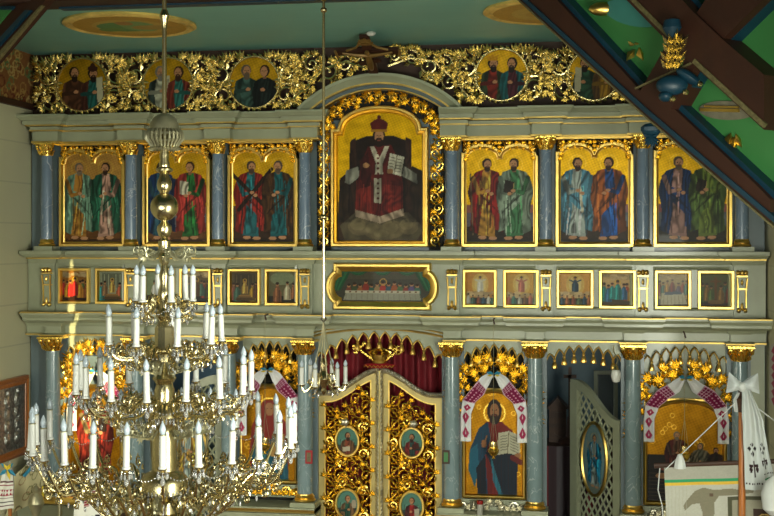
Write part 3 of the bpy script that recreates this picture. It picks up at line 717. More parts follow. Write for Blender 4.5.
# ================================================================== UPPER FRIEZE
def medallion(px, py, rpx, label, paint, y=-.08, tail=(1, 1)):
    c = P(px, py, y); s = c.x-P(px-1, py, y).x; r = rpx*s
    t = thing('frieze_medallion', label, 'medallion', tuple(c), 'carved medallions of prophets along the top')
    cv = Cv(76, 76, GB, .85); paint(cv); cv.grain(.22)
    picture('painting', cv, lambda a, b: (c.x-r+2*r*a, y-.005, c.z+r-2*r*b), lambda a, b: (a-.5)**2+(b-.5)**2 < .235, t)
    mb = MB(); mb.tube([(c.x+r*math.cos(a), y-.01, c.z+r*math.sin(a)) for a in [2*PI*i/40 for i in range(40)]], .013, 6, True)
    for i in range(30):
        a = 2*PI*i/30; mb.leaf((c.x+r*1.0*math.cos(a), y-.01, c.z+r*math.sin(a)), a+1.0, .055, .035)
    mb.build('wreath_rim', goldp, t)
    for sd in (-1, 1):
        if not tail[0 if sd < 0 else 1]: continue
        m = MB(); u = s
        m.scroll(c.x+sd*33*u, c.z+9*u, 11.5*u, PI/2, -sd, .015, y, 1.35, True, 5, 1.35)
        m.scroll(c.x+sd*31*u, c.z-13*u, 10.5*u, -PI/2, sd, .015, y, 1.3, True, 5, 1.35)
        for dx, dz, a, l in [(14, 24, 1.25, 10), (22, 23, 1.0, 10), (30, 23, 1.5, 9), (38, 20, .9, 10), (43, 8, .2, 9), (42, -4, -.3, 9), (41, -18, -.6, 9), (24, -2, 0, 8), (26, 22, 1.9, 8), (20, -21, -1.0, 8), (30, -23, -1.6, 7)]:
            aa = a if sd > 0 else PI-a
            m.palm(c.x+sd*dx*u*.97, c.z+dz*u*.93, aa, l*u*1.15, 3.6*u, y-.01, 4, .48)
        rr_ = random.Random(int(px)+sd)
        for k in range(26):
            qx = 22+24*rr_.random(); qz = -24+46*rr_.random()
            if math.hypot(qx, qz) < 27: continue
            an = rr_.uniform(-.9, .9)+math.atan2(qz, qx-20); an = an if sd > 0 else PI-an
            m.palm(c.x+sd*qx*u, c.z+qz*u, an, 8.5*u, 2.8*u, y-.03, 3, .42)
        m.tube([(c.x+sd*25*u, y, c.z+2*u), (c.x+sd*29*u, y-.02, c.z-2*u), (c.x+sd*38*u, y-.01, c.z-2*u), (c.x+sd*45*u, y, c.z+14*u)], [.014, .016, .014, .006], 5)
        m.build('acanthus_carving', goldp, t)
    return t
def pair(l, r):
    def f(c):
        bust(c, 25, 11, 52, *l[0], **l[1]); bust(c, 53, 12, 52, *r[0], **r[1])
    return f
medallion(82.5, 85, 25, 'leftmost prophet medallion, two figures, one in a pointed hat, carved gold foliage round it', pair((('#5a3a26', '#6a4630', '#2e2016'), dict()), (('#2f6a62', '#5a3428', '#2a1a12'), dict(hat='turban', item='scroll'))))
medallion(168.5, 84, 25, 'second prophet medallion from left, elder in pale robe, crossed by the chandelier rod', pair((('#b8b8a0', '#3c4a44', '#8a8478'), dict(item='scroll')), (('#3a7a70', '#8a4030', '#4a3020'), dict(side=-1))))
medallion(254.5, 82.5, 25, 'third prophet medallion from left, elder and dark-robed long-haired man on gold', pair((('#4a6a60', '#3c5248', '#7a6a58'), dict()), (('#24302c', '#1c2422', '#3a2418'), dict(beard=False, side=-1))), tail=(1, 1))
medallion(501.5, 75, 26, 'prophet medallion right of the arch, crowned king in red beside bearded man in teal', pair((('#8a2c1c', '#3a4a2c', '#2c1c12'), dict(hat='crown')), (('#5a2430', '#1c6a6c', '#2a1c14'), dict(side=-1))))
medallion(594, 75, 26, 'rightmost prophet medallion, bearded man in dark green, edge hidden by the diagonal beam', pair((('#2f5c40', '#24442c', '#2a1c12'), dict(item='scroll', side=-1)), (('#a8801c', '#6a4a1c', '#2a1c12'), dict(item='rod'))))
# foliage over the arch, left and right of the crucifix
def arch_foliage(sd, label):
    t = thing('arch_foliage_carving', label, 'carving', tuple(P(380+sd*50, 70, -.08)), 'gilded foliage over the centre arch')
    y = -.08; m = MB(); u = .0100
    L = [(18, 56, 6), (34, 58, 8), (52, 66, 10), (68, 62, 7), (72, 82, 9), (53, 80, 3)] if sd > 0 else [(16, 60, 6), (32, 64, 8), (50, 72, 10), (66, 64, 8), (76, 86, 9), (90, 74, 6)]
    for i, (dx, py, r) in enumerate(L):
        c = P(378+sd*dx, py, y); m.scroll(c.x, c.z, r*u, PI/2, -sd if i % 2 else sd, .014, y, 1.25, True, 5, 1.5)
        for k in range(6):
            a = (-.2+.62*k) if sd > 0 else PI-(.3+.8*k)
            m.palm(c.x+r*u*1.0*math.cos(a), c.z+r*u*math.sin(a), a, 8*u, 3.6*u, y-.01, 4, .5)
    if sd > 0: bp = [(388, 66), (410, 58), (435, 62), (455, 80), (470, 98)]
    else: bp = [(366, 68), (345, 62), (322, 70), (306, 88), (292, 100)]
    m.tube([tuple(P(a, b, y-.01)) for a, b in bp], .015, 5)
    m.build('foliage', goldp, t); return t
arch_foliage(-1, 'gilded scrolling leaves over the arch to the left of the wooden crucifix')
arch_foliage(1, 'gilded scrolling leaves over the arch to the right of the wooden crucifix')
# crucifix and lamp at the top
c = P(374, 72, -.26); tp_ = P(372, 36, -.80); hgt = (tp_-c).length; ang = math.atan2(-(tp_.y-c.y), tp_.z-c.z)
t = thing('crucifix', 'dark wooden carved crucifix leaning forward on top of the centre arch', 'crucifix', tuple(c))
def addl(mb, name, m, sm_=30):
    o = mb.build(name, m, None, sm_); o.parent = t; return o
za_ = hgt*.60
mb = MB(); mb.box(-.045, .045, -.02, .02, 0, hgt); addl(mb, 'upright_beam', beam, 0)
mb = MB(); mb.box(-.30, .30, -.025, .015, za_-.035, za_+.035); addl(mb, 'cross_beam', beam, 0)
mb = MB(); mb.slab([(-.12, -.03, za_-.16), (.09, -.03, za_-.10), (.11, -.03, za_-.15), (-.10, -.03, za_-.21)], (0, .02, 0)); addl(mb, 'slanted_footboard', beam, 0)
mb = MB()
for s in (-1, 1):
    mb.tube([(0, -.03, hgt*.98), (s*.10, -.03, za_+.10), (s*.20, -.03, za_+.05)], .012); mb.tube([(s*.30, -.03, za_-.05), (s*.31, -.03, za_+.05)], .014)
    mb.tube([(0, -.045, za_-.02), (s*.1, -.05, za_-.0), (s*.24, -.045, za_+.03)], [.02, .016, .01])
for z, w in ((hgt*.93, .12), (hgt*.86, .15)): mb.box(-w/2, w/2, -.04, -.02, z-.014, z+.014)
mb.ell((0, -.05, za_-.13), .035, .025, .14, 8, 6); mb.ell((0, -.055, za_+.04), .026, .026, .032)
addl(mb, 'carved_figure_and_tablet', mat('dull_gilt_wood', '#8a6a38', .4, .4, var=.3))
t.rotation_euler = (ang, 0, 0)
c = P(371, 33.5, -.86)
t = thing('small_spot_lamp', 'small pale lamp fixed above the wooden crucifix', 'lamp', tuple(c))
MB().ell(c, .045, .04, .025, 10, 6).build('lamp_glass', white, t); MB().tube([c, (c.x, c.y+.02, ZC-.0)], .01).build('lamp_arm', brassd, t)

# ================================================================== APOSTLE ICONS
def apostle(px0, px1, label, figs, sky='#cfa428', horiz=('#b77f6a', '#7f9098'), ground='#5a3c20', skym=.85):
    y = -.03; xm = (px0+px1)/2
    x0, x1 = X_(px0, y), X_(px1, y); zb, zsh, zap = Z_(245.5, 452, y), Z_(157.5, 452, y), Z_(145, 452, y)
    t = thing('apostle_icon', label, 'icon', ((x0+x1)/2, y, zb), 'arched icons of paired apostles')
    w = x1-x0; m_ = .035; r = (w/2-m_*1.0)/2
    xl, xr, xc = x0+m_, x1-m_, (x0+x1)/2
    path = [(xl-.0, zb+.02), (xr, zb+.02), (xr, zsh-.015)]
    path += [(xc+r+r*.92*math.cos(a), zsh-.005+.10*math.sin(a)) for a in [PI*i/12 for i in range(13)]]
    path += [(xc, zsh+.0)]
    path += [(xc-r+r*.92*math.cos(a), zsh-.005+.10*math.sin(a)) for a in [PI*i/12 for i in range(13)]]
    path += [(xl, zsh)]
    MB().sweep(path, [(-.035, y+.02), (-.035, y-.04), (-.03, y-.05), (-.006, y-.05), (.006, y-.018), (.016, y-.014), (.016, y+.02)], True).build('gilt_frame', goldm, t, 30)
    ztop = max(p[1] for p in path); hh = ztop-zb
    W_, H_ = int(w*155), int(hh*155)
    cv = Cv(W_, H_, sky, skym)
    cv.rect(0, H_*.58, W_, H_, horiz[0], 0); cv.rect(0, H_*.66, W_, H_, horiz[1], 0, .8); cv.rect(0, H_*.80, W_, H_, ground); cv.rect(0, H_*.92, W_, H_, shade(ground, .6), 0, .8)
    cv.a[..., :3] *= np.where(cv.a[..., 3:4] < .3, (.55+.8*cv.noise(.05, .12, 3))[..., None], 1)
    for i in range(26):
        rx = cv.rng.rand(4); cv.line(rx[0]*W_, H_*(.8+.18*rx[1]), rx[0]*W_+12*rx[2], H_*(.8+.18*rx[1]), 1.2, shade(ground, 1.5 if i % 2 else .6), 0, .5)
    for f in figs:
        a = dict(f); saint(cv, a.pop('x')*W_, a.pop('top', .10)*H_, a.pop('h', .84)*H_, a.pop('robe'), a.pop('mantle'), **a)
    cv.grain(.2)
    ins = pin(path)
    picture('painting', cv, flat(x0, x1, ztop, zb, y), lambda s, tt: ins(x0+(x1-x0)*s, ztop+(zb-ztop)*tt), t)
    # spandrel board + carving
    zc = zc1-.0
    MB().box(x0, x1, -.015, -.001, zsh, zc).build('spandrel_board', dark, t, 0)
    m = MB(); mb = MB(); z2 = zc-.015
    MB().box(x0-.0, x1+.0, y-.05, y, zc-.02, zc-.0).build('gilt_top_strip', goldm, t, 0)
    for s in (-1, 1):
        for k in range(5):
            f = (k+.5)/5; xx = xc+s*(.03+(w/2-.05)*f); zz = zc-.055-.012*(k % 2)
            m.scroll(xx, zz, .031, PI/2, s if k % 2 else -s, .008, y-.03, 1.2, True, 4, 1.7)
            m.palm(xx+.03, zc-.03, -PI/2+s*.4, .055, .02, y-.045, 3, .6); m.palm(xx-.01, zz-.03, -PI/2-s*.9, .045, .018, y-.05, 3, .5)
        xe = x0+.035 if s < 0 else x1-.035
        for j in range(4): m.palm(xe+s*-.008*(3-j), zc-.06-.04*j, -PI/2-s*.5, .06, .022, y-.045, 4, .45)
        m.scroll(xe-s*.0, zc-.11, .024, PI/2, s, .008, y-.03, 1.2, True, 4, 1.3)
    for j in range(3): m.palm(xc, zc-.03-.04*j, -PI/2, .05, .022, y-.05, 4, .5)
    m.build('leaf_carving', gold, t)
apostle(60.5, 126.5, 'arched icon beside the left wall: old man in pale green, bearded man in dark green', [
    dict(x=.28, robe='#c08a3c', mantle='#7fa38c', hair='#8a7a68'), dict(x=.68, robe='#c9a08c', mantle='#2f6a52', side=-1, item='scroll')], sky='#c79a50', horiz=('#c08a60', '#8a7f58'), ground='#7a5024', skym=.6)
apostle(143.5, 211.5, 'arched icon behind the chandelier stem: figure in dark blue, youth in red and green', [
    dict(x=.26, robe='#3c6a7a', mantle='#1f3f6c'), dict(x=.68, robe='#2f7a3c', mantle='#b04038', side=-1, item='page', beard=False, hair='#4a2a18')], ground='#7a5028')
apostle(228.5, 299, 'arched icon third from left: man in red with diagonal cross, elder in teal', [
    dict(x=.32, robe='#2f7a80', mantle='#a03022', hair='#5a4a3c', item='cross'), dict(x=.70, robe='#1f6f74', mantle='#5a3c1c', side=-1, hair='#6a5a48')], horiz=('#6a5a4c', '#4a4a44'), ground='#4a3018')
apostle(461.5, 538.5, 'arched icon right of the enthroned Christ: staff holder in red, man in pale green', [
    dict(x=.33, robe='#c8963c', mantle='#8c1c18', item='staff'), dict(x=.68, robe='#4f8a5c', mantle='#8fa08c', side=-1, item='book', hair='#4a3424')], horiz=('#b4706a', '#6a7c8c'), ground='#3a2c20')
apostle(555.5, 633.5, 'arched icon second from right: man in light blue, man in blue with orange cloak', [
    dict(x=.28, robe='#b8c4bc', mantle='#5f97ac', item='scroll'), dict(x=.68, robe='#1f5aa0', mantle='#b0642c', side=-1, hair='#4a3020')], horiz=('#b98a90', '#6f8890'), ground='#4a3828')
apostle(653, 732, 'rightmost arched icon: man in dark blue cloak, man in olive, partly behind beam', [
    dict(x=.32, robe='#b08a80', mantle='#1c3f70', item=None, hair='#6a5c4c'), dict(x=.68, robe='#7a8c3c', mantle='#5a7038', side=-1, item='book')], horiz=('#b8706c', '#5f8088'), ground='#3a3224')

# ================================================================== ENTHRONED CHRIST ICON
y = -.05; x0, x1 = X_(331.5, y), X_(429, y); zb, zs_, zt = Z_(245.5, 381, y), Z_(133, 381, y), Z_(109.5, 381, y)
t = thing('central_icon', 'large arched icon of Christ enthroned in dark red robes holding open book', 'icon', ((x0+x1)/2, y, zb))
xl, xr, xc = x0+.045, x1-.045, (x0+x1)/2; aw = (xr-xl)/2-.07
path = [(xl, zb+.03), (xr, zb+.03), (xr, zs_), (xc+aw+.01, zs_)]+[(xc+aw*math.cos(a), zs_+.02+(zt-.03-zs_)*math.sin(a)**.85) for a in [PI*i/24 for i in range(1, 24)]]+[(xc-aw-.01, zs_), (xl, zs_)]
MB().sweep(path, [(-.045, y+.03), (-.045, y-.05), (-.035, y-.065), (-.015, y-.065), (.0, y-.03), (.012, y-.035), (.022, y-.01), (.022, y+.02)], True).build('gilt_frame', goldm, t, 30)
W_, H_ = 150, 210; H0 = zt-zb
cv = Cv(W_, H_, '#d2a820', .9)
q = lambda x, y_: ((x-331.5)/97.5*W_, (y_-109.5)/136*H_)
def PL(pts, c, m=0, op=1): cv.poly([q(*p) for p in pts], c, m, op)
PL([(340, 178), (352, 168), (360, 176), (400, 178), (412, 166), (424, 172), (426, 246), (336, 246)], '#4a3420')
PL([(350, 142), (366, 136), (394, 136), (410, 142), (412, 212), (348, 212)], '#2c1a10'); PL([(351, 140), (356, 137), (357, 215), (350, 214)], '#43281a'); PL([(405, 137), (411, 140), (412, 215), (405, 215)], '#43281a')
PL([(355, 212), (340, 225), (345, 240), (415, 242), (424, 228), (408, 212)], '#6a6048')
for ex, ey, rx_, ry_ in [(360, 226, 12, 9), (374, 230, 10, 8), (392, 229, 12, 9), (408, 226, 10, 8), (383, 235, 12, 6)]: a, b = q(ex, ey); cv.ell(a, b, rx_*1.53, ry_*1.53, '#8a7c5c', 0, .7); cv.ell(a-3, b-3, rx_*1.0, ry_*1.0, '#a0926c', 0, .5)
PL([(346, 170), (358, 166), (360, 176), (350, 184), (345, 182)], '#b0b0a0'); PL([(404, 166), (416, 174), (417, 184), (402, 176)], '#b0b0a0')
PL([(368, 146), (361, 165), (356, 190), (355, 215), (380, 222), (403, 214), (403, 185), (398, 160), (391, 145)], '#6c1c18')
PL([(357, 190), (370, 182), (372, 215), (356, 212)], '#8a2a20'); PL([(386, 184), (401, 186), (403, 213), (388, 217)], '#8a2a20')
PL([(355, 209), (380, 216), (403, 208), (404, 215), (380, 223), (355, 216)], '#b8a48c'); PL([(360, 160), (368, 152), (372, 185), (362, 188)], '#4a1412')
for i in range(14): a, b = q(357+3.4*i, 180+2*(i % 3)); a2, b2 = q(356+3.5*i, 210); cv.line(a, b, a2, b2, 1.4, '#3c0e0c' if i % 2 else '#a03a2c', 0, .6)
PL([(370, 146), (374, 146), (381, 160), (377, 166)], '#d8d0b8'); PL([(389, 146), (385, 146), (377, 162), (381, 168)], '#d8d0b8'); PL([(376, 160), (382, 160), (383, 174), (375, 174)], '#d8d0b8'); PL([(374, 178), (381, 178), (381, 203), (374, 202)], '#d0c8b0')
for yy in range(148, 200, 5): a, b = q(378, yy); cv.ell(a, b, 1.8, 1.8, '#6a2018')
PL([(390, 153), (404, 157), (401, 176), (387, 172)], '#e0dcc4'); a, b = q(397, 155); a2, b2 = q(394, 174); cv.line(a, b, a2, b2, 1, '#7a6c50')
for i in range(5):
    a, b = q(390.5-.5*i, 157+3*i); a2, b2 = q(395-.5*i, 158+3*i); cv.line(a, b, a2, b2, 1, '#5a5040'); a, b = q(397-.5*i, 159+3*i); a2, b2 = q(402-.5*i, 160+3*i); cv.line(a, b, a2, b2, 1, '#5a5040')
a, b = q(366, 165); cv.ell(a, b, 5, 4, '#b88a5c'); a, b = q(390, 171); cv.ell(a, b, 5, 4, '#b88a5c')
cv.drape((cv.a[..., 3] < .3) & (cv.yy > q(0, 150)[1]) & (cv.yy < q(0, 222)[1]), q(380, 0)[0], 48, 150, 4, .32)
a, b = q(379, 138); cv.ell(a, b-1, 10, 15, '#2a170e'); cv.ell(a, b-3, 7, 10, '#c4946a'); cv.ell(a, b+6, 6, 7, '#2e1a10'); cv.ell(a, b+3.5, 2.5, 1.2, '#8a4a38')
for s in (-1, 1): cv.ell(a+s*2.8, b-4, 1.1, .9, '#1c100a')
cv.line(a, b-4, a, b, 1, '#8a5c3c')
PL([(372, 132), (370, 123), (374, 120), (379, 118), (384, 120), (388, 123), (386, 132)], '#6a1c14'); PL([(371, 132), (371, 129), (387, 129), (387, 132)], '#b8862c'); a, b = q(379, 117); cv.ell(a, b, 3, 3, '#6a1c14')
cv.a[..., :3] *= np.where(cv.a[..., 3:4] < .3, (.6+.7*cv.noise(.12, .12, 8))[..., None], 1); cv.grain(.16); ins = pin(path)
picture('painting', cv, flat(x0, x1, zt, zb, y), lambda s, tt: ins(x0+(x1-x0)*s, zt+(zb-zt)*tt), t)
# carved surround: side vines and crown of leaves
for s in (-1, 1):
    m = MB()
    xm = (X_(324, -.04)+X_(331, -.04))/2-.035 if s < 0 else X_(437, -.04)
    for k in range(10):
        zz = zb+.05+k*.107; m.scroll(xm+(.012 if k % 2 else -.012), zz, .056, -PI/2, s if k % 2 else -s, .0115, -.045, 1.3, True, 5, 1.4)
        m.palm(xm+(.045 if k % 2 else -.045), zz+.05, PI/2+(.5 if k % 2 else -.5), .075, .028, -.05, 4, .5)
    m.build('side_vine_carving', gold, t)
m = MB()
for k in range(15):
    a = PI*(.0+k/14); rx_, rz_ = (x1-x0)/2+.07, zt-zs_+.10
    px_, pz_ = xc+rx_*math.cos(a), zs_+.03+rz_*math.sin(a)
    m.scroll(px_*1.0, pz_, .05, a, 1 if k % 2 else -1, .012, -.06, 1.2, True, 5, 1.5)
    m.palm(px_, pz_-.0, a+.5, .085, .03, -.075, 4, .5); m.palm(px_, pz_, a-2.2, .085, .03, -.075, 4, .5)
    if k % 2: m.palm(xc+(rx_-.09)*math.cos(a), zs_+.03+(rz_-.07)*math.sin(a), a+1.2, .07, .03, -.075, 4, .5)
m.build('leaf_crown_carving', gold, t)

# ================================================================== LAST SUPPER
y = -.10; x0, x1 = X_(338, y), X_(427, y); z0, z1 = Z_(306.5, 381, y), Z_(268, 381, y); xc, zc = (x0+x1)/2, (z0+z1)/2
t = thing('last_supper_icon', 'wide gilt-framed Last Supper icon with rounded ends above the central doors', 'icon', (xc, y, z0))
xl, xr = X_(342, y), X_(423, y); zl, zh = Z_(301.5, 381, y), Z_(271.5, 381, y); rr = .10
path = [(xl, zl), (xr, zl)]+[(xr+.0+.075*math.sin(a), zc-.105*math.cos(a)) for a in [PI*i/10 for i in range(11)]]+[(xr, zh), (xl, zh)]+[(xl-.0-.075*math.sin(a), zc+.105*math.cos(a)) for a in [PI*i/10 for i in range(11)]]
MB().sweep(path, [(-.085, y+.015), (-.085, y-.03), (-.07, y-.06), (-.05, y-.06), (-.045, y-.045), (-.012, y-.03), (.0, y-.015), (.0, y+.0)], True).build('gilt_frame', goldm, t, 30)
cv = Cv(150, 50, '#4c4a3a')
cv.rect(0, 0, 150, 14, '#5a5440')
for s in (0, 1):
    for k in range(5): cv.line(*((6+k*5, 0, 2+k*2, 30) if s == 0 else (144-k*5, 0, 148-k*2, 30)), 3.5, '#2f7a4c' if k % 2 else '#1d5a36')
for k in range(3): 
    for j in range(4): cv.ring(38+k*37, -10+j*1.2, 17-j*2, 2, '#2f7a4c' if j % 2 else '#1a5030')
for i, cc in enumerate(['#8a4a30', '#4a5a3a', '#a86a3a', '#9a3a2a', '#3a6a5a', '#a88a5a', '#c0382c', '#3a5a6a', '#b0602c', '#5a7a4a', '#9a3020', '#6a5a8a', '#4a7a6a']):
    x = 24+i*8.6; hy = 24-(4 if i in (3, 6, 8) else 0)-(i % 2)*2
    cv.ell(x, hy+10, 5, 8, cc); cv.ell(x, hy, 2.6, 3, '#c08c5c'); cv.ell(x, hy-1.6, 2.7, 2, '#3a2416')
cv.ring(76, 18, 5, 1.3, '#d8a83c')
cv.poly([(20, 34), (130, 34), (134, 50), (14, 50)], '#a8a692'); cv.rect(19, 32, 131, 36, '#cfc8ae')
for i in range(14): cv.line(20+i*8, 37, 19+i*8.2, 50, 1, '#88866f', 0, .7)
for i in range(12): cv.ell(26+i*9, 33.6, 1.8, 1, '#7a4a24')
cv.rect(0, 47, 150, 50, '#3c2a18'); cv.grain(.2)
cv.a = np.concatenate([cv.a, np.repeat(cv.a[-1:], 1, 0)], 0); cv.h += 1; ins = pin(path)
xa_, xb_ = xl-.09, xr+.09
picture('painting', cv, flat(xa_, xb_, zh+.01, zl-.01, y-.005), lambda s, tt: ins(xa_+(xb_-xa_)*s, zh+.01+(zl-zh-.02)*tt), t)

# ================================================================== FEAST ICONS
def feast(px0, px1, kind, label, seed, bg, fc):
    y = -.085; x0, x1 = X_(px0, y), X_(px1, y); zt, zb = Z_(269.5, 452, y), Z_(307, 452, y)
    t = thing('feast_icon', label, 'icon', ((x0+x1)/2, y, zb), 'small feast icons of the middle band')
    pts = [(x0+.02, zb+.02), (x1-.02, zb+.02), (x1-.02, zt-.02), (x0+.02, zt-.02)]
    MB().sweep(pts, [(-.02, y+.003), (-.02, y-.04), (-.015, y-.045), (.004, y-.045), (.016, y-.012), (.016, y+.003)], True).build('gilt_frame', goldm, t, 0)
    cv = Cv(54, 60, bg, .15); rg = random.Random(seed)
    cv.rect(0, 46, 54, 60, shade(fc[-1], .5)); 
    def fig(x, yy, h, c1, c2=None, hal=False):
        if hal: cv.ring(x, yy+h*.1, h*.13, 1.2, '#e0b840')
        cv.poly([(x-h*.06, yy+h*.18), (x-h*.2, yy+h*.5), (x-h*.2, yy+h), (x+h*.2, yy+h), (x+h*.2, yy+h*.5), (x+h*.06, yy+h*.18)], c1)
        cv.line(x-h*.05, yy+h*.3, x-h*.08, yy+h*.95, h*.08, c2 or shade(c1, 1.5), 0, .8); cv.line(x+h*.1, yy+h*.4, x+h*.1, yy+h*.95, h*.05, shade(c1, .55), 0, .8)
        cv.ell(x, yy+h*.09, h*.08, h*.1, '#b8865a'); cv.ell(x, yy+h*.04, h*.085, h*.07, '#3a2416')
    def crowd(xs, y0, h):
        for i, x in enumerate(xs): fig(x, y0+rg.random()*4, h*(.9+.2*rg.random()), fc[i % len(fc)])
    def clouds(y0):
        for i in range(14): cv.ell(rg.random()*54, y0+rg.random()*8, 5+3*rg.random(), 3, shade('#c8b084', .8+.4*rg.random()), 0, .8)
    if kind == 'crowd': clouds(4); crowd([5, 12, 42, 49, 18, 37], 18, 30); fig(27, 14, 34, fc[0], None, True)
    if kind == 'temple':
        cv.rect(8, 6, 46, 34, shade(bg, .75)); [cv.line(x, 8, x, 34, 2, shade(bg, 1.25)) for x in (12, 20, 34, 42)]
        crowd([6, 13, 41, 48], 20, 30); fig(27, 16, 26, '#c09a50', None, True)
        for k in range(3): cv.ell(27, 46+k*3, 12+k*3, 3, shade('#8a6a3c', 1.2-.25*k))
    if kind == 'two': cv.ell(27, 14, 22, 12, '#9aa884', 0, .6); crowd([18, 36], 18, 34); crowd([47], 22, 28)
    if kind == 'glory':
        cv.ell(27, 22, 15, 19, '#e8c870', 0, .8); cv.ell(27, 22, 10, 14, '#f0dc98', 0, .8); fig(27, 8, 28, fc[0], None, True); clouds(36); crowd([6, 14, 24, 33, 42, 49], 38, 19)
        cv.line(18, 14, 27, 18, 2.5, fc[0]); cv.line(36, 14, 27, 18, 2.5, fc[0])
    if kind == 'bed': clouds(2); crowd([5, 11, 18, 36, 43, 49], 14, 26); cv.poly([(8, 36), (44, 34), (50, 54), (6, 56)], '#c9c0a0'); fig(26, 12, 24, '#7a3a28'); cv.poly([(14, 34), (40, 32), (42, 37), (12, 39)], '#4a5a6a'); [cv.line(12+k*6, 40, 11+k*6.5, 54, 1, '#9a9070') for k in range(6)]
    if kind == 'cross': cv.rect(25, 8, 29, 46, '#7a4c20'); cv.rect(18, 14, 36, 17, '#7a4c20'); crowd([5, 12, 42, 49], 16, 32); crowd([19, 35], 20, 28); cv.ell(27, 50, 14, 4, '#8a6a40')
    cv.grain(.3)
    picture('painting', cv, flat(x0+.02, x1-.02, zt-.02, zb+.02, y-.006), None, t)
feast(59.5, 90.5, 'crowd', 'small framed icon nearest the left wall, red and gold figures in sunlight', 1, '#9a6a2c', ['#b0302c', '#c88a30', '#5a6a3a', '#7a4a2c'])
feast(96.5, 128, 'temple', 'small framed icon with a figure on round steps amid a temple crowd', 2, '#9aa084', ['#3f8a84', '#8a6a4a', '#a85a3c', '#5a7a5a'])
feast(143.5, 175, 'two', 'small framed icon with two pale figures, partly behind chandelier candles', 3, '#8a9470', ['#c8c0a8', '#4a7a6a', '#7a5a3c'])
feast(180.5, 212, 'crowd', 'small framed dark icon with huddled figures, just right of chandelier candles', 4, '#6a5a3c', ['#6a4a2c', '#4a6a5a', '#8a3c2c', '#3a3a2c'])
feast(228.5, 261, 'temple', 'small framed icon with bearded priest in gold, third small icon left of the Last Supper', 5, '#6a5c40', ['#8a5a4c', '#4a6a5a', '#a0802c', '#5a3c30'])
feast(265.5, 299, 'two', 'small framed icon of a river baptism in dim brown, directly left of Last Supper icon', 6, '#6c6648', ['#8a5c3c', '#c0b090', '#4a4a34'])
feast(463, 497, 'glory', 'small framed icon of white robed figure in light, first right of the Last Supper', 7, '#c89040', ['#e0dcc8', '#4a6a5a', '#8a4a2c', '#3a5a6a'])
feast(503.5, 539, 'glory', 'small framed icon of risen figure in pink, second right of the Last Supper', 8, '#c89a44', ['#c0705c', '#4a7a6a', '#c0b8a0', '#7a5a3a'])
feast(556.5, 593.5, 'glory', 'small framed icon of a rising figure in dark blue, third right of the Last Supper', 9, '#c8964c', ['#2c4a5a', '#a86a3a', '#8a4a30', '#5a6a4a'])
feast(599, 636, 'crowd', 'small framed icon of seated teal-robed group, fourth right of the Last Supper', 10, '#bfa070', ['#2f8a84', '#3a6a8a', '#a8502c', '#b08a3c'])
feast(654.5, 691, 'bed', 'small framed icon of mourners round a white draped bier, second from right end', 11, '#a89468', ['#8a4a34', '#4a6a5a', '#a07a3c', '#5a4a5a'])
feast(697.5, 734, 'cross', 'small framed dark icon of a raised cross among figures, rightmost of the band', 12, '#5a5a3c', ['#5a6a3c', '#8a6a3c', '#4a5a4a', '#7a3c2c'])
# ================================================================== ROYAL DOORS
yD = -.05
XC = X_(380.3, yD)
def vine_fill(m, x0, x1, zf, zlow, y, w=.0095):
    """openwork scrolls filling between x0..x1 from zlow up to the curve zf(x)"""
    nc = 4; p = (x1-x0)/nc; j = 0; z = zlow
    while z < zf((x0+x1)/2)+.3:
        for i in range(nc):
            cx = x0+p*(i+.5)+(.15*p if j % 2 else -.15*p)*(1 if 0 < i < nc-1 else 0); cz = z+(p*.5 if i % 2 else 0)
            if cz+p*.45 > zf(cx): continue
            d_ = 1 if (i+j) % 2 else -1
            m.scroll(cx, cz, p*.56, PI/2*((i+2*j) % 4), d_, w, y-.012*((i+j) % 2), 1.25, True, 4, .75)
            m.tube([(cx-p*.5*d_, y, cz-p*.8), (cx-p*.15*d_, y-.02, cz-p*.2), (cx+p*.35*d_, y-.025, cz+p*.3), (cx+p*.6*d_, y, cz+p*.9)], [w*.7, w, w, w*.5], 4)
            m.palm(cx+p*.4*d_, cz+p*.35, PI/2-.9*d_, p*.6, p*.2, y-.025, 3, .5)
        z += p*.98; j += 1
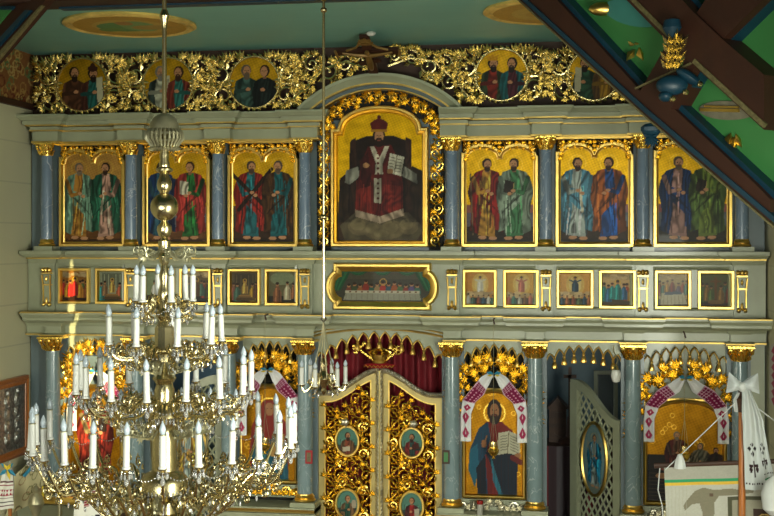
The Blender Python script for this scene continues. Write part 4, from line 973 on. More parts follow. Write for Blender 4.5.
for sd in (-1, 1):
    t = thing('royal_door_leaf', ('left' if sd < 0 else 'right')+' leaf of the gilded openwork central doors, curved cream-gold frame', 'door', (XC+sd*.6, yD, 0), 'royal door leaves')
    xo = X_(318.5, yD) if sd < 0 else X_(442.5, yD); xi = XC+sd*.035; xo = XC+sd*.625
    wd = abs(xo-xi)
    def ztop(x):     # ogee top
        s = min(1, max(0, abs(x-XC)/.625)); return Z_(394, 381, yD)+(Z_(370, 381, yD)-Z_(394, 381, yD))*(.5+.5*math.cos(PI*min(1, s/.86)))
    N = 16; xs = [xi+(xo-xi)*i/N for i in range(N+1)]
    top = [(x, ztop(x)) for x in xs]
    MB().tube([(x, yD-.02, z) for x, z in top], .028, 8).build('carved_top_rail', silver, t)
    mm = MB()
    for i in range(1, 40):
        x = xi+(xo-xi)*i/40; mm.leaf((x, yD-.04, ztop(x)-.02), PI/2+(.7 if i % 2 else -.7), .05, .026)
    mm.build('rail_leaves', silver, t)
    MB().prism([(x, z-.02) for x, z in top]+[(x, z-.085) for x, z in top[::-1]], yD-.025, yD+.02).build('top_rail', creamg, t, 0)
    a, b = sorted((xo, xo-sd*.062)); MB().box(a, b, yD-.027, yD+.02, .1, ztop(xo)-.0).build('outer_stile', creamg, t, 0)
    a, b = sorted((xi, xi+sd*.055)); MB().box(a, b, yD-.027, yD+.02, .1, ztop(xi)-.0).build('inner_stile', creamg, t, 0)
    MB().box(min(xi, xo), max(xi, xo), yD-.025, yD+.02, .1, .25).build('bottom_rail', creamg, t, 0)
    a, b = sorted((xi+sd*.05, xo-sd*.062))
    path = [(x, ztop(x)-.08) for x in ([a+(b-a)*i/12 for i in range(13)])][::-1]
    MB().sweep([(a, .25), (b, .25)]+path, [(0, yD-.02), (0, yD-.032), (.012, yD-.032), (.012, yD-.02)], True).build('gilt_inner_edge', goldm, t, 0)
    m = MB(); vine_fill(m, a, b, lambda x: ztop(x)-.12, .42, yD-.01, .0095)
    xm = (a+b)/2
    for pyy in (441, 504):
        zz = Z_(pyy, 381, yD)
        for k in range(10):
            an = 2*PI*k/10; m.leaf((xm+.13*math.cos(an), yD-.03, zz+.16*math.sin(an)), an+1.2, .085, .045)
            if k % 2: m.scroll(xm+.19*math.cos(an), zz+.22*math.sin(an), .055, an, 1 if k % 4 == 1 else -1, .014, yD-.02, 1.2)
    m.build('openwork_carving', gold, t)
    m = MB(); m.ell((xm+sd*.02, yD-.07, Z_(422, 381, yD)), .04, .03, .035, 8, 5)
    for k in range(5): m.leaf((xm+sd*.02, yD-.08, Z_(422, 381, yD)), 2*PI*k/5, .05, .035)
    m.build('silver_flower', silver, t)
    for i, pyy in enumerate((441, 504)):
        zz = Z_(pyy, 381, yD); rx_, rz_ = .115, .145
        f = MB().tube([(xm+rx_*math.cos(q_), yD-.06, zz+rz_*math.sin(q_)) for q_ in [2*PI*j/36 for j in range(36)]], .014, 6, True).build('oval_medallion', goldm, t)
        cv = Cv(44, 54, '#6a9a88')
        cols = {(-1, 0): ('#8a4a30', '#7a5a3a', '#4a2a1a'), (1, 0): ('#2a4a44', '#8c2c24', '#3a2216'), (-1, 1): ('#2f5c4c', '#8a6a4a', '#6a4a34'), (1, 1): ('#a02a28', '#5a2c2c', '#5a3420')}[(sd, i)]
        cv.rect(0, 34, 44, 54, '#4a5a50'); bust(cv, 22, 10, 38, cols[0], cols[1], cols[2], beard=(i == 0), side=-sd)
        if (sd, i) == (1, 0): cv.poly([(22, 30), (34, 26), (36, 36), (24, 40)], '#5a2418')
        if (sd, i) == (-1, 0): cv.poly([(12, 38), (26, 36), (27, 44), (13, 46)], '#d8ccb0')
        if (sd, i) == (-1, 1): cv.ell(34, 26, 5, 8, '#c8b8a0')
        if (sd, i) == (1, 1): cv.poly([(26, 32), (36, 30), (36, 44), (27, 46)], '#d0c8b0')
        cv.grain(.2)
        pt = picture('portrait', cv, lambda s, tt: (xm-rx_+2*rx_*s, yD-.055, zz+rz_-2*rz_*tt), lambda s, tt: (s-.5)**2+(tt-.5)**2 < .25, None)
        pt.parent = f
        f['label'] = None; del f['label']
    if sd < 0:
        MB().box(XC-.035, XC+.035, yD-.045, yD+.02, .1, ztop(XC)).build('central_stile', creamg, t, 0)
        m = MB(); z = .3
        while z < ztop(XC): m.leaf((XC-.01, yD-.05, z), PI/2+.5, .06, .034); m.leaf((XC+.01, yD-.05, z+.02), PI/2-.5, .06, .034); z += .038
        m.build('silver_vine', silver, t)
# crown with crossed cross and staff
zc_ = Z_(366, 381, -.12)
t = thing('cushion', 'red cushion strip with zigzag trim under the gilded crown on the doors', 'cushion', (XC, -.12, zc_))
m = MB(); m.ell((XC, -.08, zc_), .17, .06, .03, 16, 6); m.build('velvet', redv, t)
m = MB().tube([(XC-.15+.02*i, -.142, zc_+(.008 if i % 2 else -.012)) for i in range(16)], .005, 4).build('zigzag_trim', goldm, t)
t = thing('crown_ornament', 'gilded bishop crown carving with crossed cross and staff above central doors', 'crown', (XC, -.1, zc_+.03))
z0 = zc_+.03; x = XC
m = MB(); m.lathe([(.07, 0), (.075, .02), (.07, .025), (.085, .06), (.09, .08)], (x, -.09, z0), 14).build('crown_band', goldm, t)
m = MB()
for i in range(6):
    a = 2*PI*i/6; m.tube([(x+.085*math.cos(a), -.09+.085*math.sin(a), z0+.07), (x+.11*math.cos(a), -.09+.11*math.sin(a), z0+.10), (x+.05*math.cos(a), -.09+.05*math.sin(a), z0+.135), (x, -.09, z0+.12)], .013, 5)
    m.leaf((x+.09*math.cos(a), -.10+.09*math.sin(a), z0+.07), PI/2, .05, .04)
m.ell((x, -.09, z0+.145), .022, .022, .022); m.box(x-.006, x+.006, -.1, -.085, z0+.15, z0+.21); m.box(x-.022, x+.022, -.1, -.085, z0+.178, z0+.19)
m.build('crown_arches', gold, t)
m = MB(); m.tube([(x-.03, -.07, z0), (x-.24, -.07, z0+.15)], .017)
for (ax, az, bx, bz) in [(-.245, .095, -.16, .185), (-.27, .13, -.2, .17)]: m.tube([(x+ax, -.07, z0+az), (x+bx, -.07, z0+bz)], .015)
for q_ in [(-.245, .095), (-.16, .185), (-.26, .16)]: m.ell((x+q_[0], -.07, z0+q_[1]), .024, .02, .024)
m.build('crossed_cross', gold, t)
m = MB(); m.tube([(x+.03, -.07, z0), (x+.17, -.07, z0+.11)], .015); m.scroll(x+.185, z0+.135, .05, -2.4, 1, .013, -.07, 1.1, False); m.scroll(x+.15, z0+.15, .035, -1, -1, .012, -.07, 1.0, False); m.build('crozier', gold, t)
# red curtain
t = thing('red_curtain', 'dark red pleated curtain hanging behind the central doors', 'curtain', (XC, .25, 1.5))
cv = None; m = MB(); n = 120; xs = [BX[3]+(BX[4]-BX[3])*i/n for i in range(n+1)]
V = [(x_, .2+.045*math.sin(i*.62)+.02*math.sin(i*.31+1), z_) for z_ in (.15, zca-.02) for i, x_ in enumerate(xs)]
m.add(V, [(i, i+1, n+2+i, n+1+i) for i in range(n)])
m.build('pleated_cloth', red, t, 80); MB().tube([(xs[0], .2, zca), (xs[-1], .2, zca)], .015).build('curtain_rod', brassd, t)

# ================================================================== BAY ICONS
def bay_icon(px0, px1, ytop, ybot, label, paint, y=-.10, flatw=None, crown=None, apt=None):
    x0, x1 = X_(px0, y), X_(px1, y); pr = 452 if px0 < 600 else 690; zb, zt = Z_(ybot, pr, y), Z_(ytop, pr, y); xc = (x0+x1)/2; w = x1-x0
    t = thing('bay_icon', label, 'icon', (xc, y, zb), 'large icons of the lowest tier')
    f = .035; xl, xr = x0+f, x1-f; zs_ = zt-.26*w*(apt or 1.35); 
    path = [(xl, zb+f), (xr, zb+f), (xr, zs_)]+[(xc+(xr-xl)/2*.98*math.cos(a), zs_+(zt-f-zs_)*math.sin(a)) for a in [PI*i/20 for i in range(1, 20)]]+[(xl, zs_)]
    MB().sweep(path, [(-f, y+.07), (-f, y-.02), (-f*.5, y-.035), (-.006, y-.03), (.006, y-.008), (.006, y+.0)], True).build('gilt_frame', goldm, t, 30)
    MB().sweep([(x0, zb), (x1, zb), (x1, zt), (x0, zt)], [(-.0, y+.07), (0, y+.0), (.02, y-.0), (.02, y+.07)], True).build('outer_gilt_frame', goldm, t, 0)
    MB().box(x0, x1, y+.035, y+.06, zb, zs_+.05).build('back_board', goldm, t, 0)
    W_, H_ = int(w*150), int((zt-zb)*150); cv = Cv(W_, H_, '#a8781c', .85)
    for i in range(60):
        a, b = cv.rng.rand(2); cv.ring(a*W_, b*H_, 3, 1, '#e8b848' if i % 2 else '#a87418', .8)
    paint(cv, W_, H_); cv.grain(.18); ins = pin(path)
    picture('painting', cv, flat(x0, x1, zt, zb, y), lambda s, tt: ins(x0+(x1-x0)*s, zt+(zb-zt)*tt), t)
    return t, xc, zt, zb, w
def christ(c, w, h):
    S = lambda x, y: (x*w, y*h)
    P_ = lambda pts, k, op=1: c.poly([S(*p) for p in pts], k, 0, op)
    c.ring(.5*w, .22*h, .16*w, 2, '#f0cc60', .9)
    P_([(.38, .30), (.28, .36), (.22, .55), (.24, .98), (.82, .98), (.84, .55), (.78, .38), (.62, .30)], '#8a2418')
    P_([(.40, .30), (.26, .36), (.12, .56), (.10, .74), (.24, .80), (.28, .98), (.40, .98), (.36, .60), (.44, .45)], '#14506c')
    P_([(.12, .56), (.10, .74), (.2, .9), (.26, .7), (.24, .5)], '#2a7890')
    P_([(.36, .58), (.60, .50), (.86, .56), (.84, .98), (.62, .98), (.5, .8)], '#10283c'); P_([(.22, .72), (.36, .60), (.38, .98), (.24, .98)], '#0e2030')
    P_([(.40, .62), (.50, .80), (.46, .98), (.40, .98)], '#7a1c14'); P_([(.44, .6), (.54, .8), (.64, .98), (.58, .98), (.48, .84)], '#2f7f92')
    for i in range(10): a = S(.3+.05*i, .40); b = S(.28+.055*i, .95); c.line(*a, *b, 1, '#0c1620' if i % 2 else '#4a1410', 0, .45)
    P_([(.56, .40), (.72, .38), (.90, .42), (.88, .60), (.70, .58), (.54, .60)], '#d8d4b8'); c.line(*S(.72, .39), *S(.70, .58), 1.2, '#8a8064')
    for i in range(6): c.line(*S(.59, .43+.025*i), *S(.69, .42+.025*i), 1, '#4c463a', 0, .8); c.line(*S(.74, .42+.025*i), *S(.86, .45+.025*i), 1, '#4c463a', 0, .8)
    c.ell(*S(.34, .50), 4, 6, '#b88458'); c.line(*S(.35, .50), *S(.38, .43), 2, '#b88458'); c.ell(*S(.86, .60), 5, 3.5, '#b88458'); c.line(*S(.78, .62), *S(.90, .66), 8, '#7a2018')
    c.ell(*S(.50, .20), 10.5, 17, '#2e1a10'); c.ell(*S(.5, .275), 7.5, 8, '#2e1a10'); c.ell(*S(.5, .205), 6.6, 11.5, '#b88256'); c.ell(*S(.5, .262), 5.5, 6, '#3c2416'); c.ell(*S(.5, .242), 2.5, 1.2, '#8a4838')
    for s in (-1, 1): c.ell(.5*w+s*2.8, .192*h, 1.2, .8, '#1c100a')
    c.line(.5*w, .195*h, .5*w, .225*h, 1.2, '#8c5c3c')
def mother(c, w, h):
    S = lambda x, y: (x*w, y*h)
    P_ = lambda pts, k, op=1: c.poly([S(*p) for p in pts], k, 0, op)
    c.ring(.5*w, .24*h, .17*w, 2, '#f0cc60', .9)
    P_([(.4, .16), (.3, .3), (.2, .42), (.16, .7), (.2, .98), (.8, .98), (.84, .7), (.8, .42), (.7, .3), (.6, .16)], '#a03a30')
    P_([(.2, .62), (.5, .55), (.8, .62), (.82, .98), (.2, .98)], '#2c6a7c'); P_([(.3, .68), (.42, .6), (.5, .98), (.34, .98)], '#4a8a94')
    for i in range(9): c.line(*S(.24+.06*i, .6), *S(.24+.065*i, .97), 1.2, '#1c4450' if i % 2 else '#6aa0a4', 0, .5)
    c.ell(*S(.5, .25), 6.5, 10, '#c08c64'); c.ell(*S(.64, .46), 5, 6, '#c08c64'); P_([(.55, .5), (.75, .5), (.78, .75), (.5, .72)], '#c8a060')
    for s in (-1, 1): c.ell(.5*w+s*2.6, .243*h, 1.1, .8, '#1c100a')
def bishop(c, w, h):
    saint(c, .5*w, .08*h, .9*h, '#b8a070', '#9a3a2c', hair='#b0a898', item='book', halo=True)
def nativity(c, w, h):
    c.rect(0, .52*h, w, h, '#241c12'); c.rect(0, .66*h, w, h, '#3a3022'); c.rect(0, .66*h, .3*w, h, '#161008')
    for i in range(9): c.line(0, (.7+.035*i)*h, .4*w, (.7+.035*i)*h, 1, '#5a4a34', 0, .6)
    saint(c, .40*w, .30*h, .50*h, '#6a4a34', '#5c1c14', hair='#8a8070', halo=False, side=1)
    saint(c, .68*w, .40*h, .44*h, '#6a6a58', '#8a8068', hair='#6a6452', halo=False, side=-1, beard=None)
    saint(c, .86*w, .44*h, .40*h, '#2a2018', '#3c2018', halo=False); c.ell(.48*w, .56*h, 9, 6, '#c8b898'); c.ell(.46*w, .6*h, 6, 10, '#8a7a58')
    c.line(.22*w, .64*h, .34*w, .66*h, 8, '#8a4a2c'); c.ell(.22*w, .72*h, 8, 4, '#b08050')
def surround(t, xc, zt, zb, w, y=-.13, big=1.0, name='leaf_surround', m_=gold, up=.20):
    """carved leaf surround over the arched top of a bay icon"""
    m = MB(); zc0 = zt-.30*w
    for ring, (fx, fz, n_) in enumerate(((.56, .56, 10), (.64, .74*big, 14))):
        for k in range(n_):
            a = PI*(-.05+1.1*k/(n_-1)); cx, cz = xc+w*fx*math.cos(a)*(1 if ring == 0 else min(1, .62/.66+abs(math.sin(2*a))*.12)), zc0+w*fz*math.sin(a)
            m.scroll(cx, cz, .05, a, 1 if k % 2 else -1, .014, y+.03-.01*ring, 1.2, True, 4, 1.4); m.palm(cx, cz, a+.4*(1 if k % 2 else -1), .135, .03, y+.0, 5, .36)
            m.palm(cx, cz, a+PI+.5, .09, .026, y+.01, 4, .5)
    for s in (-1, 1):
        for j in range(4):
            m.scroll(xc+s*w*.58, zc0-.05-.10*j, .042, PI/2, s, .013, y+.04, 1.2); m.palm(xc+s*w*.60, zc0-.05-.10*j, PI/2+s*.7, .07, .032, y+.03, 3, .5)
    return m.build(name, m_, t)
def base_carving(t, xc, zb, w, y=-.14, m_=goldp):
    MB().box(xc-w*.55, xc+w*.55, y+.02, y+.05, zb-.13, zb-.005).build('base_board', grey, t, 0)
    m = MB()
    for s in (-1, 1):
        for j in range(5): m.palm(xc+s*(.05+.06*j), zb-.10, PI/2-s*.7, .08, .024, y-.02, 4, .45)
        for j in range(3): m.scroll(xc+s*(.08+.11*j), zb-.06, .045, 0 if s > 0 else PI, s if j % 2 else -s, .013, y, 1.2)
        m.palm(xc+s*.02, zb-.05, PI/2-s*.8, .09, .04, y-.01, 4, .4)
    return m.build('base_carving', m_, t)
def towel_cv(L=150, w=34):
    c = Cv(w, L, '#dadada'); 
    def blk(y0, y1, k): c.rect(2, y0, w-2, y1, k)
    c.rect(0, 40, w, 92, '#c8a8b4'); blk(40, 92, '#761640')
    for i in range(0, 22, 6): c.line(2, 41+i, w-2, 41+i, 1, '#d0a8b8'); 
    for i in range(2, w, 7): c.line(i, 41, i, 62, 1, '#d0a8b8')
    for i in range(5):
        for j in range(3): c.ell(6+j*11, 67+i*6, 2.2, 1.8, '#c890a4')
    for k in range(3):
        y = 104+k*18
        for dx in (0,):
            yy = y; c.poly([(w/2+dx, yy-8), (w/2+dx+11, yy), (w/2+dx, yy+8), (w/2+dx-11, yy)], '#a32c52'); c.poly([(w/2+dx, yy-4), (w/2+dx+1.8, yy), (w/2+dx, yy+2), (w/2+dx-1.8, yy)], '#e4dcdc')
    c.rect(0, L-5, w, L, '#e8e8e4'); c.grain(.12); return c
def ribbon(name, parent, cv, pts, wid, up=None, wave=.01, m=None):
    """pts: centre path (3D), wid: width vectors per point"""
    pts = [Vector(p) for p in pts]; wid = [Vector(p) for p in wid]; n = len(pts)-1
    def fm(s, t):
        u = t*n; i = min(int(u), n-1); f = u-i; f2 = f*f*(3-2*f)
        c = pts[i].lerp(pts[i+1], f); w = wid[i].lerp(wid[i+1], f2)
        return c+w*(s-.5)+Vector((0, -wave*math.cos(s*9+t*3), 0))
    return picture(name, cv, fm, None, parent, m or fabm)
def towel(cx_px, ytop, half, ybot, lab, y=-.19, pr=452, bowc=True):
    xc = X_(cx_px, y); u = .0098; z = Z_(ytop, pr, y); zl = Z_(ybot, pr, y)
    t = thing('embroidered_towel', lab, 'towel', (xc, y, z), 'embroidered towels draped over icons')
    for s in (-1, 1):
        h = half*u
        pts = [(xc+s*.02, y, z-.0), (xc+s*.10, y-.01, z-.09), (xc+s*(h-.13), y-.01, z-.16), (xc+s*(h-.03), y, z-.27), (xc+s*h, y, z-.40), (xc+s*h, y, zl)]
        wd = [(.03*s, 0, .05), (.07*s, 0, .09), (.10*s, 0, .08), (.12*s, 0, .03), (.10*s, 0, 0), (.10*s, 0, 0)]
        ribbon('hanging_end', t, towel_cv(), pts, wd)
    m = MB()
    for s in (-1, 1):
        m.leaf((xc, y-.02, z), PI/2-s*1.35, .075, .04, .02)
    m.build('blue_ribbon_knot', mauve, t)
    m = MB()
    for s in (-1, 1): m.leaf((xc+s*.01, y-.03, z-.01), PI/2-s*1.7, .055, .022, .015)
    m.build('yellow_ribbon_knot', yellow, t)
def hanglamp(px, phook, plamp, lab, Y=-.42, pr=452, r=.05):
    x = X_(px, Y); zh, zl = Z_(phook, pr, Y), Z_(plamp, pr, Y)
    t = thing('hanging_lamp', lab, 'lamp', (x, Y, zl), 'small hanging oil lamps')
    MB().lathe([(.004, -.075), (.018, -.07), (.008, -.05), (.03, -.04), (r, -.01), (r*1.1, .015), (r*.8, .03), (r*.9, .035), (r*.9, .045)], (x, Y, zl), 16).build('gilt_bowl', gold, t)
    MB().lathe([(r*.55, .03), (r*.7, .06), (r*.6, .09), (.002, .09)], (x, Y, zl), 12).build('glass_cup', goldp, t)
    for k in range(3):
        a = 2*PI*k/3+.5; MB().tube([(x+r*math.cos(a), Y+r*math.sin(a), zl+.03), (x, Y, zl+.34)], .002, 4).build('chain', brassd, t)
    MB().tube([(x, Y, zl+.34), (x, Y, zh)], .0025, 4).build('wire', brassd, t)
    m = MB(); m.tube([(x, Y, zh), (x+.012, Y, zh-.02), (x, Y, zh+.025), (x, -.30, zh+.03)], .008, 5).build('iron_hook', darkw, t)
t, xc, zt, zb, w = bay_icon(462, 526.5, 388, 497, 'large icon of Christ blessing with open book, right of the central doors', christ)
surround(t, xc, zt, zb, w); base_carving(t, xc, zb, w, -.16, silver)
towel(494, 373, 28, 441, 'red and white embroidered towel draped over the icon of Christ with book')
hanglamp(493.5, 322, 450, 'small gilt oil lamp hanging in front of the Christ icon')
t, xc, zt, zb, w = bay_icon(240, 298.5, 388, 489, 'large icon behind chandelier candles, left of the central doors, blue lower robes', mother)
surround(t, xc, zt, zb, w); base_carving(t, xc, zb, w, -.16, gold)
towel(268, 373, 28, 441, 'magenta embroidered towel over the icon left of the central doors')
hanglamp(265, 320, 452, 'small gilt oil lamp behind chandelier candles left of the central doors')
t, xc, zt, zb, w = bay_icon(643, 727, 399, 506, 'rightmost large icon with gold ground above dark kneeling figures', nativity, apt=1.15)
surround(t, xc, zt, zb, w, big=.9); base_carving(t, xc, zb, w, -.16, silver)
towel(686, 378, 35, 443, 'maroon embroidered towel draped over the rightmost icon behind the banner', pr=690)
hanglamp(684.5, 336, 456, 'small gilt oil lamp hanging before the rightmost icon', pr=690)
t, xc, zt, zb, w = bay_icon(67, 124, 392, 497, 'leftmost large icon of a robed bishop, seen through the chandelier', bishop)
surround(t, xc, zt, zb, w, big=1.25)
for s in (-1, 1):
    m = MB()
    for j in range(6): m.scroll(xc+s*(w*.35+.02*j), zt-.0+.06*j-.1, .06, PI/2, s, .017, -.12, 1.2); m.palm(xc+s*(w*.4), zt-.1+.1*j*.7, PI/2-s*.6, .10, .045, -.13, 4, .5)
    m.build('upper_leaf_carving', gold, t)
towel(96, 378, 27, 441, 'embroidered towel over the leftmost icon, beside the left wall')
# small votive candles on the ledge
for px, py, lab in ((480, 504, 'small white votive cup with red top below the Christ icon'), (232, 496, 'red and yellow votive candle standing left of the chandelier, below its candles')):
    c = P(px, py, -.36); t = thing('votive_candle', lab, 'candle', (c.x, c.y, zP))
    MB().lathe([(.028, 0), (.03, .01), (.028, c.z-zP), (.0, c.z-zP)], (c.x, c.y, zP), 12).build('candle_cup', silk, t); MB().lathe([(.032, 0), (.034, .035), (.0, .04)], (c.x, c.y, c.z), 12).build('red_rim', redglass, t)
# small cards on the columns either side of the doors
for px, lab in ((309, 'small framed card fixed to the column left of the central doors'), (446, 'small dark green framed card on the column right of central doors')):
    c = P(px, 457, -.30); t = thing('small_card', lab, 'picture', tuple(c))
    MB().box(c.x-.035, c.x+.035, c.y-.01, c.y+.01, c.z-.065, c.z+.065).build('card_frame', redv if px < 400 else darkw, t, 0)
    MB().box(c.x-.02, c.x+.02, c.y-.014, c.y-.009, c.z-.045, c.z+.045).build('card_picture', creamt if px < 400 else greenp, t, 0)

# ================================================================== SIDE DOORS
def side_door(xh, width, ang, lab, fig, ztl, ztr, dirn=-1):
    """hinge at world x = xh; leaf extends dirn*width; local coords then rotated about the hinge"""
    t = thing('side_door_leaf', lab, 'door', (xh, -.04, 0), 'curved lattice side doors')
    L = lambda s: dirn*s*width
    def top(s):     # s: 0 hinge .. 1 free edge
        return ztr+(ztl-ztr)*(.5-.5*math.cos(PI*max(0, min(1, (s-.05)/.85))))
    N = 18; tp = [(L(i/N), top(i/N)) for i in range(N+1)]
    parts_ = []
    parts_.append((MB().prism([(x, z) for x, z in tp]+[(x, z-.09) for x, z in tp[::-1]], -.025, .025), 'top_rail', grey))
    for s0, s1, nm in ((0, .13, 'hinge_stile'), (.86, 1, 'free_stile')):
        a, b = sorted((L(s0), L(s1))); parts_.append((MB().box(a, b, -.03, .03, .1, top((s0+s1)/2)-.03), nm, grey))
    parts_.append((MB().box(min(L(0), L(1)), max(L(0), L(1)), -.025, .025, .1, .9), 'lower_panel', grey))
    m = MB(); pitch = .085
    a, b = sorted((L(.12), L(.88)))
    for sg in (1, -1):
        c0 = .6
        while c0 < 4.5:
            pts = []
            for i in range(31):
                x = a+(b-a)*i/30; z = c0+sg*(x-a)*1.35
                if .9 < z < top(abs(x)/width)-.05: pts.append((x, -.005*sg, z))
            if len(pts) > 2: m.tube([pts[0], pts[-1]], .012, 4)
            c0 += pitch*1.45
    parts_.append((m, 'lattice', grey))
    xm = (a+b)/2; zm = Z_(465, 600, -.04)+.0; rx_, rz_ = .20, .36
    parts_.append((MB().tube([(xm+rx_*math.cos(q_), -.03, zm+rz_*math.sin(q_)) for q_ in [2*PI*j/40 for j in range(40)]], .018, 6, True), 'oval_gilt_rim', goldm))
    parts_.append((MB().prism([(xm+rx_*math.cos(q_), zm+rz_*math.sin(q_)) for q_ in [2*PI*j/40 for j in range(40)]], -.02, .02), 'oval_panel', grey))
    for mb_, nm, mt in parts_:
        o = mb_.build(nm, mt, None, 30); o.parent = t
    cv = Cv(60, 108, '#7f9ca0'); cv.ell(30, 50, 24, 44, '#90aca8', 0, .7); cv.ell(30, 90, 26, 14, '#8a9484', 0, .8)
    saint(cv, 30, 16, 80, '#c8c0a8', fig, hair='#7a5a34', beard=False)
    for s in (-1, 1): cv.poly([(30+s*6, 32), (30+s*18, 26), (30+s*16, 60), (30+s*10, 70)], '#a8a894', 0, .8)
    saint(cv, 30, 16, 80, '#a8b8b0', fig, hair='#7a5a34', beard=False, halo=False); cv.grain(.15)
    o = picture('angel_painting', cv, lambda s, tt: (xm-rx_+2*rx_*s, -.028, zm+rz_-2*rz_*tt), lambda s, tt: (s-.5)**2+(tt-.5)**2 < .245); o.parent = t
    t.rotation_euler = (0, 0, ang); return t
xo0, xo1 = BX[5]+.09, BX[6]-.09
side_door(X_(622, -.04), .80, math.radians(-53), 'open lattice side door with oval painting of an angel in blue', '#2f8fb0', Z_(381, 572, .4), Z_(421, 622, -.04))
side_door(BX[1]+.10, .80, 0, 'closed lattice side door behind the large chandelier', '#c8a04a', Z_(381, 572, .4)+.05, Z_(421, 622, -.04)+.1, dirn=1)

# ================================================================== BEYOND THE OPEN DOOR
def furn(px0, px1, py0, py1, Y0, Y1, name, lab, cat, m):
    x0, x1 = X_(px0, Y0), X_(px1, Y0); z1, z0 = Z_(py0, (px0+px1)/2, Y0), Z_(py1, (px0+px1)/2, Y0)
    t = thing(name, lab, cat, ((x0+x1)/2, Y0, z0)); return t, x0, x1, z0, z1
t, x0, x1, z0, z1 = furn(547, 573, 447, 600, 1.2, 1.8, 'side_altar', 'dark side altar with striped cloth, seen through the open side door', 'table', None)
MB().box(x0-.1, x1+.8, 1.2, 1.8, 0, z1).build('table_body', darkw, t, 0)
cv = Cv(60, 60, '#4a3c40')
for i, k in enumerate(['#8a2430', '#5a5458', '#20181c', '#7a2c38', '#6a6468']): cv.rect(4+i*12, 0, 9+i*12, 60, k)
picture('striped_cloth', cv, lambda s, tt: (x0-.1+(x1-x0+.5)*s, 1.18-.01*math.sin(s*30), z1+.01-.9*tt), None, t, fabm)
c = P(570, 378, 1.4); zt_ = z1
t = thing('altar_cross', 'black standing cross on the side altar beyond the open door', 'cross', (c.x, c.y, zt_))
m = MB(); m.box(c.x-.018, c.x+.018, c.y-.02, c.y+.02, zt_+.3, c.z+.12); m.box(c.x-.07, c.x+.07, c.y-.02, c.y+.02, c.z-.0, c.z+.035); m.lathe([(.12, 0), (.13, .03), (.05, .08), (.03, .3)], (c.x, c.y, zt_), 10); m.build('cross_body', darkw, t)
t, x0, x1, z0, z1 = furn(594, 618, 372, 440, 2.2, 2.35, 'framed_picture', 'dim framed picture on the back wall beyond the open side door', 'picture', None)
MB().sweep([(x0, z0), (x1, z0), (x1, z1), (x0, z1)], [(0, 2.38), (0, 2.3), (.04, 2.3), (.05, 2.36)], True).build('frame', grey, t, 0); MB().box(x0+.02, x1-.02, 2.36, 2.38, z0+.02, z1-.02).build('canvas', greyd, t, 0)
t, x0, x1, z0, z1 = furn(549, 566, 398, 440, 1.5, 1.8, 'gilt_tabernacle', 'small dark gilt shrine on the side altar beyond the open door', 'shrine', None)
z0 = zt_; z1 = max(z1, z0+.4); xm = (x0+x1)/2
m = MB(); m.box(x0, x1, 1.5, 1.75, z0, z1-.12); m.prism([(x0-.03, z1-.12), (x1+.03, z1-.12), (xm, z1)], 1.48, 1.77); m.build('shrine_body', darkw, t, 0)
m = MB().sweep([(x0+.05, z0+.09), (x1-.03, z0+.04), (x1-.03, z1-.16), (x0+.03, z1-.16)], [(0, 1.5), (0, 1.49), (.008, 1.49), (.008, 1.5)], True).build('carved_edge', darkw, t, 0)
# small white glass lamp near the capital of the open door
c = P(616, 374, -.38)
t = thing('glass_pendant_lamp', 'small white glass lamp hanging on a hook near open side door', 'lamp', tuple(c))
MB().lathe([(.002, -.085), (.035, -.07), (.048, -.02), (.04, .03), (.02, .05)], tuple(c), 14).build('glass_shade', white, t)
MB().lathe([(.03, .04), (.02, .07), (.006, .09)], tuple(c), 12).build('brass_cap', brass, t); MB().tube([c+Vector((0, 0, .08)), c+Vector((.02, .03, .13)), c+Vector((-.02, .12, .2)), c+Vector((-.02, .12, .26))], .006, 5).build('hook', brassd, t)

# ================================================================== NAVE SIDE OBJECTS
# silver-covered icon on the left wall
xw = XL+.02
def wallpt(px, py):
    u = (px-387)/F; d = (xw-CX)/(-math.sin(TH)+u*math.cos(TH)); return (-DC+d*(math.cos(TH)+u*math.sin(TH)), CZ-d*(py-YH)/F)
ya, za = wallpt(26, 374.5); yb, zb_ = wallpt(26, 453); yc = ya-1.15
t = thing('wall_icon', 'oxidised silver icon in a carved wooden frame on the left wall', 'icon', (xw, ya, zb_))
# frame sweep in YZ plane built in XZ then turned
def yz(mb): mb.v = [(xw+(0-v[1]), v[0], v[2]) for v in mb.v]; return mb
yz(MB().sweep([(yc, zb_), (ya, zb_), (ya, za), (yc, za)], [(0, .02), (0, -.03), (.03, -.05), (.05, -.035), (.08, -.04), (.10, -.01), (.10, .02)], True)).build('wooden_frame', woodp, t, 0)
m = MB(); m.box(xw, xw+.03, yc+.08, ya-.08, zb_+.08, za-.08)
m.build('silver_cover', silverm, t, 0)
m = MB(); rg = random.Random(9)
for i in range(16):
    yy = yc+.15+(ya-yc-.3)*(i % 4+.5)/4; zz = zb_+.15+(za-zb_-.3)*(i//4+.5)/4
    m.ell((xw+.03, yy, zz), .03, .07, .08, 8, 6); m.ell((xw+.035, yy, zz+.08), .025, .03, .035, 8, 6)
m.build('silver_relief_figures', silverm, t)

def towel_small(w, h, stripes, bg='#dcdcd2'):
    c = Cv(w, h, bg)
    for y0, y1, k in stripes: c.rect(0, y0*h, w, y1*h, k)
    return c
